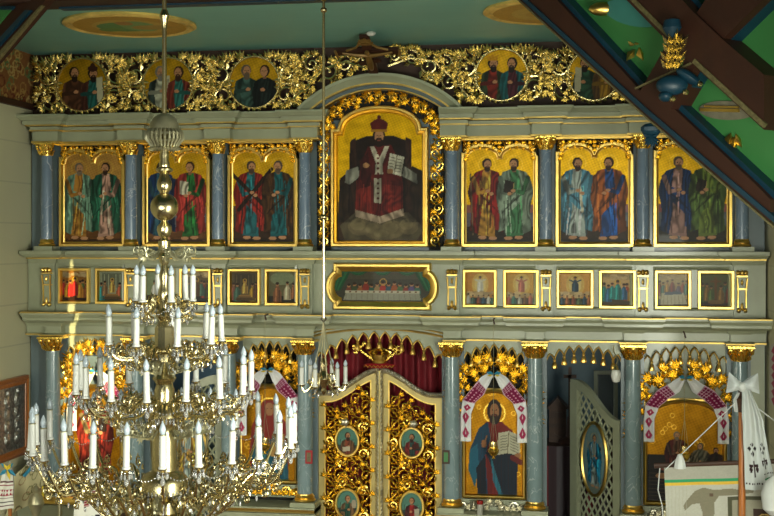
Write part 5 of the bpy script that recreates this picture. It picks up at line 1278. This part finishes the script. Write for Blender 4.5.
# processional candle with ribbons at lower left
Y = -1.3; c = P(10, 474, Y)
t = thing('processional_candle', 'candle staff wrapped in striped white towel with blue and yellow ribbons, lower left', 'candle', (c.x, Y, 1.2))
MB().lathe([(.018, 0), (.018, c.z-.2)], (c.x, Y, 0), 10).build('wooden_staff', woodp, t)
MB().lathe([(.035, -.25), (.04, -.1), (.03, .05), (.006, .12)], (c.x, Y, c.z), 12).build('white_candle', silk, t)
cv = towel_small(40, 70, [(.22, .26, '#5a2430'), (.32, .35, '#8a3040'), (.45, .62, '#9a3444'), (.68, .70, '#5a2430'), (.78, .81, '#3a3034'), (.88, .91, '#5a2430')]); 
for i in range(5): cv.poly([(i*8+4, 31), (i*8+8, 37), (i*8+4, 43), (i*8, 37)], '#dcdcd2')
ribbon('striped_towel', t, cv, [(c.x-.0, Y-.05, c.z+.02), (c.x-.01, Y-.06, c.z-.15), (c.x-.03, Y-.06, c.z-.32)], [(.10, 0, 0), (.14, 0, .01), (.20, 0, .03)])
m = MB()
for an, l in ((2.4, .08), (.7, .09), (-.6, .12), (-2.4, .1)): m.leaf((c.x, Y-.06, c.z+.06), an, l, .04, .015)
m.build('blue_ribbon', mauve, t)
m = MB()
for an, l in ((2.0, .07), (1.0, .08), (-1.2, .1)): m.leaf((c.x+.01, Y-.08, c.z+.05), an, l, .035, .015)
m.build('yellow_ribbon', yellow, t)
# banner far left lower: small patterned pennant on the wall side
t = thing('corner_banner', 'cream patterned cloth with blue ribbon on the left wall below the icon', 'banner', tuple(P(28, 486, -.6)))
cv = Cv(60, 60, '#bdb48c')
for i in range(16): cv.ring(cv.rng.rand()*60, cv.rng.rand()*60, 5, 1.3, '#6a6a44' if i % 2 else '#8a6a4a')
a, b, c_, d = P(12, 478, -.62), P(44, 448, -.5), P(6, 516, -.62), P(44, 498, -.5)
picture('cloth', cv, lambda s, tt: tuple((a.lerp(b, s)).lerp(c_.lerp(d, s), tt)+Vector((0, -.01*math.sin(9*s), 0))), None, t, fabm)
MB().tube([P(24, 476, -.66), P(31, 468, -.66), P(32, 456, -.66)], .018, 6).build('blue_ribbon', mauve, t)
# white embroidered cloth on a stand, lower left
Y = -1.6; x0, x1 = X_(77, Y), X_(118, Y); zt_, zb_ = Z_(487, 97, Y), Z_(530, 97, Y)
t = thing('draped_table', 'small table draped in white cloth with red and black cross embroidery, lower left', 'table', ((x0+x1)/2, Y, .1))
cv = Cv(60, 70, '#d8d8ce')
for x in (18, 27): cv.rect(x-3, 6, x+3, 30, '#7a2028'); [cv.line(x-3, 8+k*4, x+3, 8+k*4, 1, '#c8b0a8') for k in range(6)]
cv.rect(28, 44, 34, 68, '#1c1c20'); cv.rect(20, 52, 42, 58, '#1c1c20'); cv.ell(24, 66, 3, 3, '#1c1c20'); cv.ell(38, 66, 3, 3, '#1c1c20'); cv.ell(24, 47, 2, 2, '#1c1c20'); cv.ell(38, 47, 2, 2, '#1c1c20')
picture('embroidered_cloth', cv, lambda s, tt: (x0+(x1-x0)*s-.02*math.sin(3*tt)*(1-2*s), Y-.03-.02*math.sin(s*8), zt_-.10*abs(2*s-1)**3+(zb_-zt_)*tt), None, t, fabm)
MB().box(x0+.02, x1-.02, Y+.0, Y+.4, .1, zt_-.12).build('table_body', darkw, t, 0)
# brass stand behind it
Y = -.9
t = thing('candle_stand', 'gilt church candle stand with crossbar beside the leftmost tall column', 'candle stand', tuple(P(57, 505, Y)))
m = MB(); a, b = P(40, 497, Y), P(80, 496, Y); m.box(a.x, b.x, Y-.03, Y+.03, a.z-.03, a.z+.01); m.build('gilt_crossbar', goldm, t, 0)
MB().lathe([(.10, 0), (.03, .1), (.022, a.z-.1)], ((a.x+b.x)/2, Y, .1), 12).build('stem', brassd, t)
for px in (43, 58, 75): q_ = P(px, 495, Y); MB().lathe([(.012, 0), (.012, .10), (.001, .11)], (q_.x, Y, a.z), 8).build('candle', yellow, t)
c = P(36, 498, -1.1)
t = thing('oil_lamp', 'dark round oil lamp standing near the left wall, lower corner', 'lamp', (c.x, c.y, c.z))
MB().lathe([(.03, -.2), (.05, -.12), (.08, -.05), (.06, .02), (.03, .05), (.04, .08), (.01, .12)], tuple(c), 14).build('lamp_body', brassd, t); MB().lathe([(.09, -c.z+.12), (.02, -c.z+.3), (.02, -.18)], tuple(c), 12).build('lamp_stem', brassd, t)

# ================================================================== BANNER AT LOWER RIGHT
Y = -3.2; px = 742
x = X_(px, Y); ztp = Z_(392, px, Y); s1 = (Y+DC)/F*1.0
t = thing('processional_banner', 'white satin church banner on wooden pole with green and gold stripe', 'banner', (x, Y, 0))
MB().lathe([(.024, .0), (.024, ztp-.35), (.024, ztp-.12)], (x, Y, 0), 14).build('wooden_pole', woodp, t)
MB().lathe([(.03, 0), (.035, .05), (.045, .09), (.02, .12), (.03, .15), (.005, .18)], (x, Y, ztp-.14), 14).build('dark_finial', darkw, t)
bl, br_ = P(660, 466, Y+.03), P(790, 461, Y+.03)
MB().tube([bl-Vector((.04, 0, 0)), br_], .018, 8).build('crossbar', darkw, t)
MB().tube([P(665, 470, Y), Vector((x, Y, ztp-.03))], .0035, 5).build('cord', cloth, t); MB().tube([Vector((x, Y, ztp-.03)), P(792, 434, Y)], .0035, 5).build('cord', cloth, t)
MB().tube([bl, P(658, 490, Y), P(662, 505, Y), P(664, 530, Y)], .004, 5).build('cord', cloth, t)
cv = Cv(170, 110, '#a9a89c')
cv.rect(0, 0, 170, 22, '#98968a'); cv.rect(0, 22, 170, 27, '#2f8a5c'); cv.rect(0, 27, 170, 32, '#c9a63c')
cv.poly([(24, 66), (28, 58), (40, 42), (52, 36), (66, 40), (88, 38), (104, 42), (120, 40), (118, 46), (96, 50), (72, 50), (66, 60), (64, 100), (54, 110), (48, 104), (50, 80), (46, 62), (36, 64), (26, 74)], '#77725f')
cv.ell(62, 48, 3, 3, '#5a4a3c'); cv.rect(84, 52, 170, 110, '#4a4a38'); cv.rect(90, 58, 170, 110, '#8d8a78'); cv.rect(118, 72, 146, 104, '#3a2a24'); cv.ring(132, 88, 8, 2, '#a88a4a')
for k in range(6): cv.line(4+k*5, 34, 2+k*5, 110, 1, '#9a9a8c', 0, .5)
cv.grain(.12); a, b, c_, d = P(664, 467, Y+.02), P(792, 463, Y+.02), P(667, 532, Y+.02), P(792, 532, Y+.02)
picture('satin_cloth', cv, lambda s, tt: tuple(a.lerp(b, s).lerp(c_.lerp(d, s), tt)+Vector((0, -.02*math.sin(s*17+tt)*tt, 0))), None, t, fabm)
m = MB(); q_ = P(680, 461, Y-.03)
m.lathe([(.045, -.05), (.035, .0), (.016, .045), (.005, .05)], tuple(q_), 8); m.build('white_hood', cloth, t)
# bow
Y2 = Y-.06
tb = thing('white_bow', 'large white satin bow with long embroidered tails tied on the banner pole', 'bow', tuple(P(742, 386, Y2)))
for sd, pts in ((-1, [(742, 386), (729, 372), (723, 374), (726, 393), (733, 394)]), (1, [(743, 385), (758, 373), (759.5, 374), (759.5, 394), (748, 390)])):
    cv = Cv(24, 24, '#bcc2c2'); cv.line(2, 12, 22, 8, 1.3, '#b8bcbc'); cv.line(2, 12, 22, 18, 1.3, '#b4b8ba')
    k0, k1, k2 = P(*pts[0], Y2-.02), None, None
    e1, e2 = P(*pts[1], Y2), P(*pts[3], Y2)
    picture('bow_loop', cv, lambda s, tt: tuple((k0+Vector((0, 0, .02-.04*tt))).lerp(e1.lerp(e2, tt), s)+Vector((0, -.06*math.sin(PI*s)*math.sin(PI*(tt*.8+.1)), 0))), None, tb, fabm)
    picture('bow_loop_back', cv, lambda s, tt: tuple((k0+Vector((0, .01, .02-.04*tt))).lerp(e1.lerp(e2, tt), s)+Vector((0, .03*math.sin(PI*s), 0))), None, tb, fabm)
MB().ell(P(742, 387, Y2-.03), .03, .03, .035, 10, 6).build('knot', cloth, tb)
cv = Cv(30, 130, '#b6bbb9')
for i, (xx, yy) in enumerate([(15, 78), (10, 84), (20, 84), (15, 90)]): cv.poly([(xx, yy-3.4), (xx+3, yy), (xx, yy+3.4), (xx-3, yy)], '#1c1418')
cv.rect(13.5, 98, 17, 116, '#2a1618'); cv.rect(8, 102, 23, 105, '#2a1618')
for dx in (-5, 5): cv.ell(15+dx, 107, 2.2, 4, '#2a1618')
for k in range(8): cv.rect(2+k*3.6, 122, 4+k*3.6, 124, '#2a1618')
for k in range(3): cv.line(6+k*9, 0, 5+k*9, 130, 1.2, '#b8bcbc', 0, .6)
ribbon('embroidered_tail', tb, cv, [P(745, 388, Y2-.02), P(749, 420, Y2-.03), P(752, 450, Y2-.03), P(756, 490, Y2-.04)], [(.05, 0, 0), (.09, 0, 0), (.11, 0, 0), (.14, 0, 0)], wave=.012)
ribbon('embroidered_tail', tb, cv, [P(747, 388, Y2+.0), P(758, 420, Y2+.02), P(762, 450, Y2+.02), P(767, 478, Y2+.02)], [(.04, 0, 0), (.07, 0, .0), (.08, 0, .01), (.09, 0, .02)], wave=.012)
cv = Cv(14, 60, '#b0b3b0'); ribbon('narrow_tail', tb, cv, [P(740, 390, Y2+.05), P(736, 400, Y2+.05), P(738, 412, Y2+.05)], [(.02, 0, 0), (.04, 0, 0), (.05, 0, 0)])
# white rounded thing at the right edge
c = P(774, 494, -3.6)
t = thing('covered_stand', 'stand topped with rounded white cloth at right edge in front of banner', 'stand', tuple(c))
MB().lathe([(.03, -.14), (.075, -.10), (.085, -.0), (.06, .08), (.01, .12)], tuple(c), 16).build('white_cloth', cloth, t); MB().lathe([(.02, -c.z), (.02, -.12)], tuple(c), 8).build('stand', woodp, t)
# pink patterned cloth on right wall
t = thing('wall_towel', 'narrow white towel with pink pattern hanging on the right wall', 'towel', (XR-.02, -.8, 2.8))
def rwall(px, py, off=.02):
    u = (px-387)/F; d = (XR-off-CX)/(-math.sin(TH)+u*math.cos(TH)); return Vector((XR-off, -DC+d*(math.cos(TH)+u*math.sin(TH)), CZ-d*(py-YH)/F))
a, b, c_, d = rwall(769.5, 346), rwall(778, 340), rwall(769.5, 402), rwall(778, 410)
cv = Cv(30, 90, '#cfc6bc'); 
for k in range(7): cv.poly([(15, 4+k*12), (24, 10+k*12), (15, 16+k*12), (6, 10+k*12)], '#b4546c')
picture('cloth', cv, lambda s, tt: tuple(a.lerp(b, s).lerp(c_.lerp(d, s), tt)), None, t, fabm)
# ================================================================== CHANDELIERS
AX = -.055
def depth(X, Y): return -math.sin(TH)*(X-CX)+math.cos(TH)*(Y+DC)
def candle_build(t, x, y, z, h, r, tilt=(0, 0)):
    o = MB().lathe([(r*1.25, 0), (r*1.25, .008), (r, .012), (r*.96, h*.70), (r*1.02, h*.72), (r*.6, h*.73)], (0, 0, 0), 12).build('candle', white, None)
    rg_ = MB().lathe([(r*1.08, h*.70), (r*1.1, h*.715), (r*1.0, h*.725)], (0, 0, 0), 12).build('lamp_collar', brassd, None)
    b = MB().lathe([(r*.55, h*.72), (r*.92, h*.78), (r*.98, h*.84), (r*.7, h*.91), (r*.3, h*.97), (r*.05, h)], (0, 0, 0), 12).build('bulb', bulb, None)
    return o, rg_, b
t = thing('large_chandelier', 'large four-tiered brass chandelier with white electric candles and crystal drops', 'chandelier', (AX, -6.35, 1.5))
LX, LY = AX, -6.35; D = depth(LX, LY); S = D/F      # metres per pixel
LPX = 387+F*((math.cos(TH)*(LX-CX)+math.sin(TH)*(LY+DC))/D)
def zz(py): return CZ-(py-YH)*S
def lat(mb, prof, n=24):   # profile in pixels (radius px, py)
    mb.lathe([(r*S, zz(py)) for r, py in prof], (LX, LY, 0), n); return mb
MB().lathe([(.011, zz(118)), (.011, 8.5)], (LX, LY, 0), 10).build('hanging_rod', brass, t)
lat(MB(), [(3, 10), (5, 16), (3, 22), (2.4, 28)]).build('rod_joint', brass, t)
lat(MB(), [(2, 113), (6, 114.5), (11, 118), (14.5, 124), (15.5, 129), (14, 130), (2, 128)]).build('dome_cap', brassd, t)
m = MB()
for i in range(26):
    a = 2*PI*i/26; c, s_ = math.cos(a), math.sin(a)
    pts = [(15, 130), (18, 133), (18.5, 139), (15, 143), (13, 147), (15.5, 149.5)]
    m.tube([(LX+r*S*c, LY+r*S*s_, zz(p)) for r, p in pts], [.008, .007, .007, .006, .006, .009], 5)
m.tube([(LX+17.5*S*math.cos(a), LY+17.5*S*math.sin(a), zz(134)) for a in [2*PI*i/32 for i in range(32)]], .006, 5, True)
m.tube([(LX+15*S*math.cos(a), LY+15*S*math.sin(a), zz(141)) for a in [2*PI*i/32 for i in range(32)]], .005, 5, True)
m.build('pierced_crown', brassd, t)
lat(MB(), [(3, 128), (3.5, 138), (5, 146), (4, 152), (5, 156), (4, 160), (5.5, 164), (5, 167), (8.5, 169), (8.5, 171), (4, 174), (5, 177), (7, 181), (7.5, 185), (7, 189), (4, 193)]).build('upper_spindle', brass, t)
lat(MB(), [(3, 192)]+[(max(3, 14*math.cos(a)), 207-14*math.sin(a)) for a in [PI/2-.2-(PI-.4)*i/12 for i in range(13)]]+[(3, 222)], 32).build('large_ball', brass, t)
lat(MB(), [(3, 221), (4, 223), (7, 226), (7.5, 230), (6, 235), (3, 238), (4, 240), (6, 241), (6, 250), (4, 253), (6, 256), (5, 262), (3, 265), (4, 270), (5.5, 276), (4, 284), (6, 290), (7, 296), (5, 302), (4, 308), (8, 312), (9, 316), (6, 320)]).build('middle_spindle', brass, t)
lat(MB(), [(5, 320), (7, 324), (9.5, 328), (9.5, 346), (11, 348), (11, 351), (6, 354), (4, 362), (8, 372), (12, 378), (8, 384)], 8).build('octagonal_drum', brass, t)
lat(MB(), [(8, 384), (10, 390), (10, 402), (16, 408), (18, 416), (13, 424), (11, 432), (12.5, 440), (12.5, 470), (20, 474), (24, 480), (24, 492), (20, 496), (14, 500), (14, 512), (26, 518), (34, 530), (20, 545), (8, 560), (2, 575)], 20).build('lower_body', brass, t)
TI = [  # radius px, number, phase, base py, root py, candle px height
    (29, 6, 3, 301, 304, 36.5), (57, 9, -18, 342, 352, 38), (86, 15, -9, 391, 405, 41), (129, 25, 1, 445, 500, 42.5)]
proto = None
def cp(o, p):
    c = o.copy(); col.objects.link(c); c.parent = p; return c
def pp(r, z): return r*S, z
arms = {}
for ti, (R_, n, ph, pb_, prt, hp) in enumerate(TI):
    dip = 10+4*ti+(12 if ti == 3 else 0)
    m = MB(); rz = lambda py: zz(py)
    base = pb_+3
    # arm in the local XZ plane of an empty-free mesh, rotated copies
    q = lambda r, py: (r*S, 0, -(py-pb_)*S)
    R0 = 8 if ti < 3 else 14
    pts = [q(R0, prt), q(R_*.25+R0*.5, prt-6), q(R_*.45, prt+dip*.3), q(R_*.68, pb_+dip+2), q(R_*.86, pb_+dip), q(R_*.98, pb_+7), q(R_, base)]
    # smooth
    def sm(P_, k=5):
        out = []
        for i in range(len(P_)-1):
            p0, p1, p2, p3 = P_[max(0, i-1)], P_[i], P_[i+1], P_[min(len(P_)-1, i+2)]
            for j in range(k):
                u = j/k; out.append(tuple(.5*((2*b)+(-a+c)*u+(2*a-5*b+4*c-d)*u*u+(-a+3*b-3*c+d)*u**3) for a, b, c, d in zip(p0, p1, p2, p3)))
        return out+[P_[-1]]
    m.tube(sm(pts), .0072, 6)
    for (r_, py, rad, a0, d) in [(R_*.40, prt-5, 5.5, -1.2, 1), (R_*.60, pb_+dip-5, 5+ti*.6, 2.2, -1), (R_*.80, pb_+dip-6, 5, -.8, 1), (R_*.62, pb_+dip+9, 4.5+ti*.5, 1.6, 1), (R_*.88, pb_+dip+6, 4, 2.2, -1)]:
        c = q(r_, py); m.scroll(c[0], c[2], rad*S, a0, d, .0048, 0, 1.4, True, 5, 1.0)
    for (r_, py, an) in [(R_*.5, pb_+dip, 1.2), (R_*.75, pb_+dip+3, -1.4), (R_*.9, pb_+dip-3, 1.8), (R_*.3, prt-2, 1.5)]:
        c = q(r_, py); m.palm(c[0], c[2], an, 6*S, 3*S, 0, 3, .6)
    m.lathe([(.001, -4*S), (2.2*S, -3*S), (1.4*S, -2*S), (4.6*S, -.8*S), (5.0*S, 0), (2*S, .0)], (R_*S, 0, 0), 12)
    am = m.build('arm', brass, None)
    # crystal drops under the drip pan
    m = MB()
    for k in range(7):
        a = 2*PI*k/7; cx_, cy_ = R_*S+4.6*S*math.cos(a), 4.6*S*math.sin(a)
        m.ell((cx_, cy_, -3.0*S), .0035, .0035, .0045, 5, 3); m.ell((cx_, cy_, -6.8*S), .0062, .0062, 2.7*S, 6, 4)
    m.ell((R_*S, 0, -12*S), .011, .011, 3.6*S, 7, 5); m.ell((R_*S, 0, -7.0*S), .006, .006, .006, 6, 4)
    for k in range(4): m.ell(q(R_*(.45+.12*k), pb_+dip+9+2*(k % 2)), .0062, .0062, 2.8*S, 6, 4)
    cm = m.build('crystal_drops', crystal, None, 0); cm['kind'] = 'stuff'
    # bead swag to the next arm
    m = MB(); a = 2*PI/n
    for k in range(11):
        f = (k+.5)/11; ang = a*f; rr_ = R_*S*.97; sag = 4*S*f*(1-f)*9
        m.ell((rr_*math.cos(ang), rr_*math.sin(ang), -3*S-sag), .0042, .0042, .0042, 5, 3)
    sw = m.build('bead_swag', crystal, None, 0); sw['kind'] = 'stuff'
    c0 = candle_build(t, 0, 0, 0, hp*S, 3.05*S)
    for i in range(n):
        an = math.radians(ph)+2*PI*i/n
        M = Matrix.Translation((LX-t.location.x, LY-t.location.y, zz(pb_)-t.location.z)) @ Matrix.Rotation(an, 4, 'Z')
        if i == 0: a_, c_, s_ = am, cm, sw
        else: a_, c_, s_ = am.copy(), cm.copy(), sw.copy(); [col.objects.link(k) for k in (a_, c_, s_)]
        a_.parent = t; a_.matrix_local = M; c_.parent = a_; s_.parent = a_
        if i == 0: k0, k1, k2 = c0
        else: k0, k1, k2 = [k.copy() for k in c0]; [col.objects.link(k) for k in (k0, k1, k2)]
        jt = [random.uniform(-.04, .04) for _ in range(2)]
        k0.parent = t
        k0.matrix_local = Matrix.Translation((LX-t.location.x+R_*S*math.cos(an), LY-t.location.y+R_*S*math.sin(an), zz(pb_)-t.location.z)) @ Matrix.Rotation(jt[0], 4, 'X') @ Matrix.Rotation(jt[1], 4, 'Y')
        k1.parent = k0; k2.parent = k0
# scroll ornament ring at mid height, two lower scroll rings that carry drops
def ring_orn(name, R_, n, py, rad, w=.006):
    m = MB()
    for i in range(n):
        a = 2*PI*i/n; sub = MB()
        sub.scroll(R_*S*.55, 0, rad*S, PI, 1, w, 0, 1.4); sub.scroll(R_*S*.9, 2*S, rad*.75*S, PI, -1, w*.8, 0, 1.3); sub.tube([(5*S, 0, 4*S), (R_*S*.4, 0, -rad*S), (R_*S, 0, -2*S)], w, 5)
        sub.palm(R_*S*.75, -3*S, -1.2, rad*S, 3*S, 0, 3)
        Mx = Matrix.Translation((LX, LY, zz(py))) @ Matrix.Rotation(a, 4, 'Z'); m.add([Mx @ Vector(v) for v in sub.v], sub.f)
    m.build(name, brassd, t)
ring_orn('scroll_ornament', 32, 6, 253, 7)
ring_orn('scroll_ornament', 30, 8, 366, 7)
ring_orn('scroll_ornament', 48, 10, 428, 9)
ring_orn('scroll_ornament', 75, 14, 494, 11, .007)
for R_, py in ((17, 414), (24, 486), (52, 506)):
    n = int(R_*1.1)+10; m = MB()
    for i in range(n):
        a = 2*PI*i/n; x, y = LX+R_*S*math.cos(a), LY+R_*S*math.sin(a)
        m.ell((x, y, zz(py)-.012), .0035, .0035, .004, 5, 3); m.ell((x, y, zz(py+5.5)), .006, .006, .015, 6, 4)
    m.build('crystal_fringe', crystal, t, 0)['kind'] = 'stuff'
    if R_ > 100:
        MB().tube([(LX+R_*S*math.cos(a), LY+R_*S*math.sin(a), zz(py)+.005) for a in [2*PI*i/64 for i in range(64)]], .005, 5, True).build('brass_hoop', brass, t)
# ---- small chandelier
LX, LY = AX, -2.72; D = depth(LX, LY); S = D/F
t = thing('small_chandelier', 'small brass chandelier with white candles hanging left of the central doors', 'chandelier', (LX, LY, zz(370)))
MB().lathe([(.011, zz(318)), (.011, ZC-.06)], (LX, LY, 0), 10).build('hanging_rod', brass, t)
MB().lathe([(.05, ZC-.041), (.045, ZC-.06), (.01, ZC-.09)], (LX, LY, 0), 12).build('ceiling_plate', brass, t)
m = MB()
for py in (217, 10): m.ell((LX, LY, zz(py)), .027, .027, .022, 10, 6)
m.build('rod_balls', brass, t)
MB().tube([(LX, LY, zz(316)), (LX+.02, LY, zz(319)), (LX, LY, zz(322)), (LX-.02, LY, zz(319)), (LX, LY, zz(316))], .007, 5).build('hook', darkw, t)
m = MB()
for k in range(4):
    a = 2*PI*k/4+.5; pts = [(LX, LY, zz(322)), (LX+3*S*math.cos(a), LY+3*S*math.sin(a), zz(340)), (LX+12*S*math.cos(a), LY+12*S*math.sin(a), zz(377))]
    m.tube(pts, .0045, 5)
    for j in range(8): f = j/8; m.ell(Vector(pts[0]).lerp(Vector(pts[1]), f) if f < .5 else Vector(pts[1]).lerp(Vector(pts[2]), f), .008, .008, .011, 5, 3)
m.build('chains', brassd, t)
lat(MB(), [(.5, 358), (2, 360), (3, 366), (2, 371), (6, 375), (7, 379), (4, 384), (2, 388), (3, 391), (.5, 395)], 16).build('body', brass, t)
n = 6; pb_ = 384; R_ = 22
q = lambda r, py: (r*S, 0, -(py-pb_)*S)
m = MB(); m.tube(sm([q(4, 378), q(9, 374), q(13, 386), q(19, 391), q(22, 386)]), .007, 6); m.scroll(q(12, 382)[0], q(12, 382)[2], 3.5*S, 1, -1, .006, 0, 1.2)
m.lathe([(.001, -3*S), (1.5*S, -2*S), (3.6*S, -.3*S), (3.6*S, 0)], (R_*S, 0, 0), 10); am = m.build('arm', brass, None)
m = MB(); m.ell((R_*S, 0, -5*S), .009, .009, .02, 6, 4); m.ell(q(14, 394), .009, .009, .02, 6, 4); cm = m.build('crystal_drops', crystal, None, 0); cm['kind'] = 'stuff'
c0 = candle_build(t, 0, 0, 0, 24*S, 2.1*S)
for i in range(n):
    an = math.radians(20)+2*PI*i/n
    if i == 0: a_, c_ = am, cm; k0, k1, k2 = c0
    else:
        a_, c_ = am.copy(), cm.copy(); k0, k1, k2 = [k.copy() for k in c0]; [col.objects.link(k) for k in (a_, c_, k0, k1, k2)]
    a_.parent = t; c_.parent = a_; a_.matrix_local = Matrix.Translation((0, 0, zz(pb_)-t.location.z)) @ Matrix.Rotation(an, 4, 'Z')
    k0.parent = t; k1.parent = k0; k2.parent = k0; k0.matrix_local = Matrix.Translation((R_*S*math.cos(an), R_*S*math.sin(an), zz(pb_)-t.location.z))
# ================================================================== LIGHT
def area(name, loc, size, power, colr, rot):
    l = bpy.data.lights.new(name, 'AREA'); l.shape = 'RECTANGLE'; l.size, l.size_y = size; l.energy = power; l.color = colr
    o = bpy.data.objects.new(name, l); col.objects.link(o); o.location = loc; o.rotation_euler = rot
    return o
def aim(name, loc, tgt, size, power, colr, spread):
    o = area(name, loc, size, power, colr, (0, 0, 0)); o.rotation_euler = (Vector(tgt)-Vector(loc)).to_track_quat('-Z', 'Y').to_euler(); o.data.spread = math.radians(spread)
aim('window_light_left', (XL+.15, -4.3, 2.7), (1.2, 0, .2), (1.4, 2.2), 80, (1, .95, .78), 130)
aim('window_light_right', (XR-.15, -8.6, 2.9), (-1.9, 0, 1.0), (1.6, 2.4), 410, (.97, 1, .84), 120)
aim('window_light_rear', (-.4, YF+.3, 3.0), (-.3, 0, .4), (4.0, 2.0), 140, (.97, 1, .86), 100)
aim('window_light_sanctuary', (XL+.3, 1.2, 3.6), (-1.5, 2.3, 3.0), (.8, 1.2), 14, (.8, .92, 1), 90)  # added fill lamp brightening the sanctuary back wall at left, no window built
aim('window_light_sanctuary_right', (XR-.3, 1.2, 4.2), (1.6, 2.3, 3.0), (.8, 1.2), 3, (.9, 1, .9), 150)  # weaker added fill lamp for the sanctuary's right side, no window built
def beam_(tgt, size, power, sx, c):
    l = bpy.data.lights.new('sunbeam', 'SPOT'); l.energy = power; l.spot_size = math.radians(size); l.spot_blend = .35; l.color = c; l.shadow_soft_size = .01
    o = bpy.data.objects.new('sunbeam', l); col.objects.link(o); src = Vector((XR-.3, -9.0, 4.4)); o.location = src
    o.rotation_euler = (tgt-src).to_track_quat('-Z', 'Y').to_euler(); o.scale = (sx, 1, 1)
beam_(P(76, 305, -.25), 5.4, 32000, .06, (1, .82, .42))
beam_(P(88, 395, -.15), 6.5, 26000, .42, (1, .84, .45))
w = bpy.data.worlds.new('world'); bpy.context.scene.world = w; w.use_nodes = True
w.node_tree.nodes['Background'].inputs[0].default_value = (.75, .85, .8, 1); w.node_tree.nodes['Background'].inputs[1].default_value = .16
sc = bpy.context.scene
sc.view_settings.view_transform = 'Standard'; sc.view_settings.look = 'None'; sc.view_settings.gamma = 1; sc.view_settings.exposure = -.42; sc.view_settings.use_curve_mapping = False
sc.cycles.max_bounces = 6; sc.cycles.use_denoising = True; sc.cycles.caustics_reflective = False; sc.cycles.caustics_refractive = False
sc.cycles.sample_clamp_indirect = 4
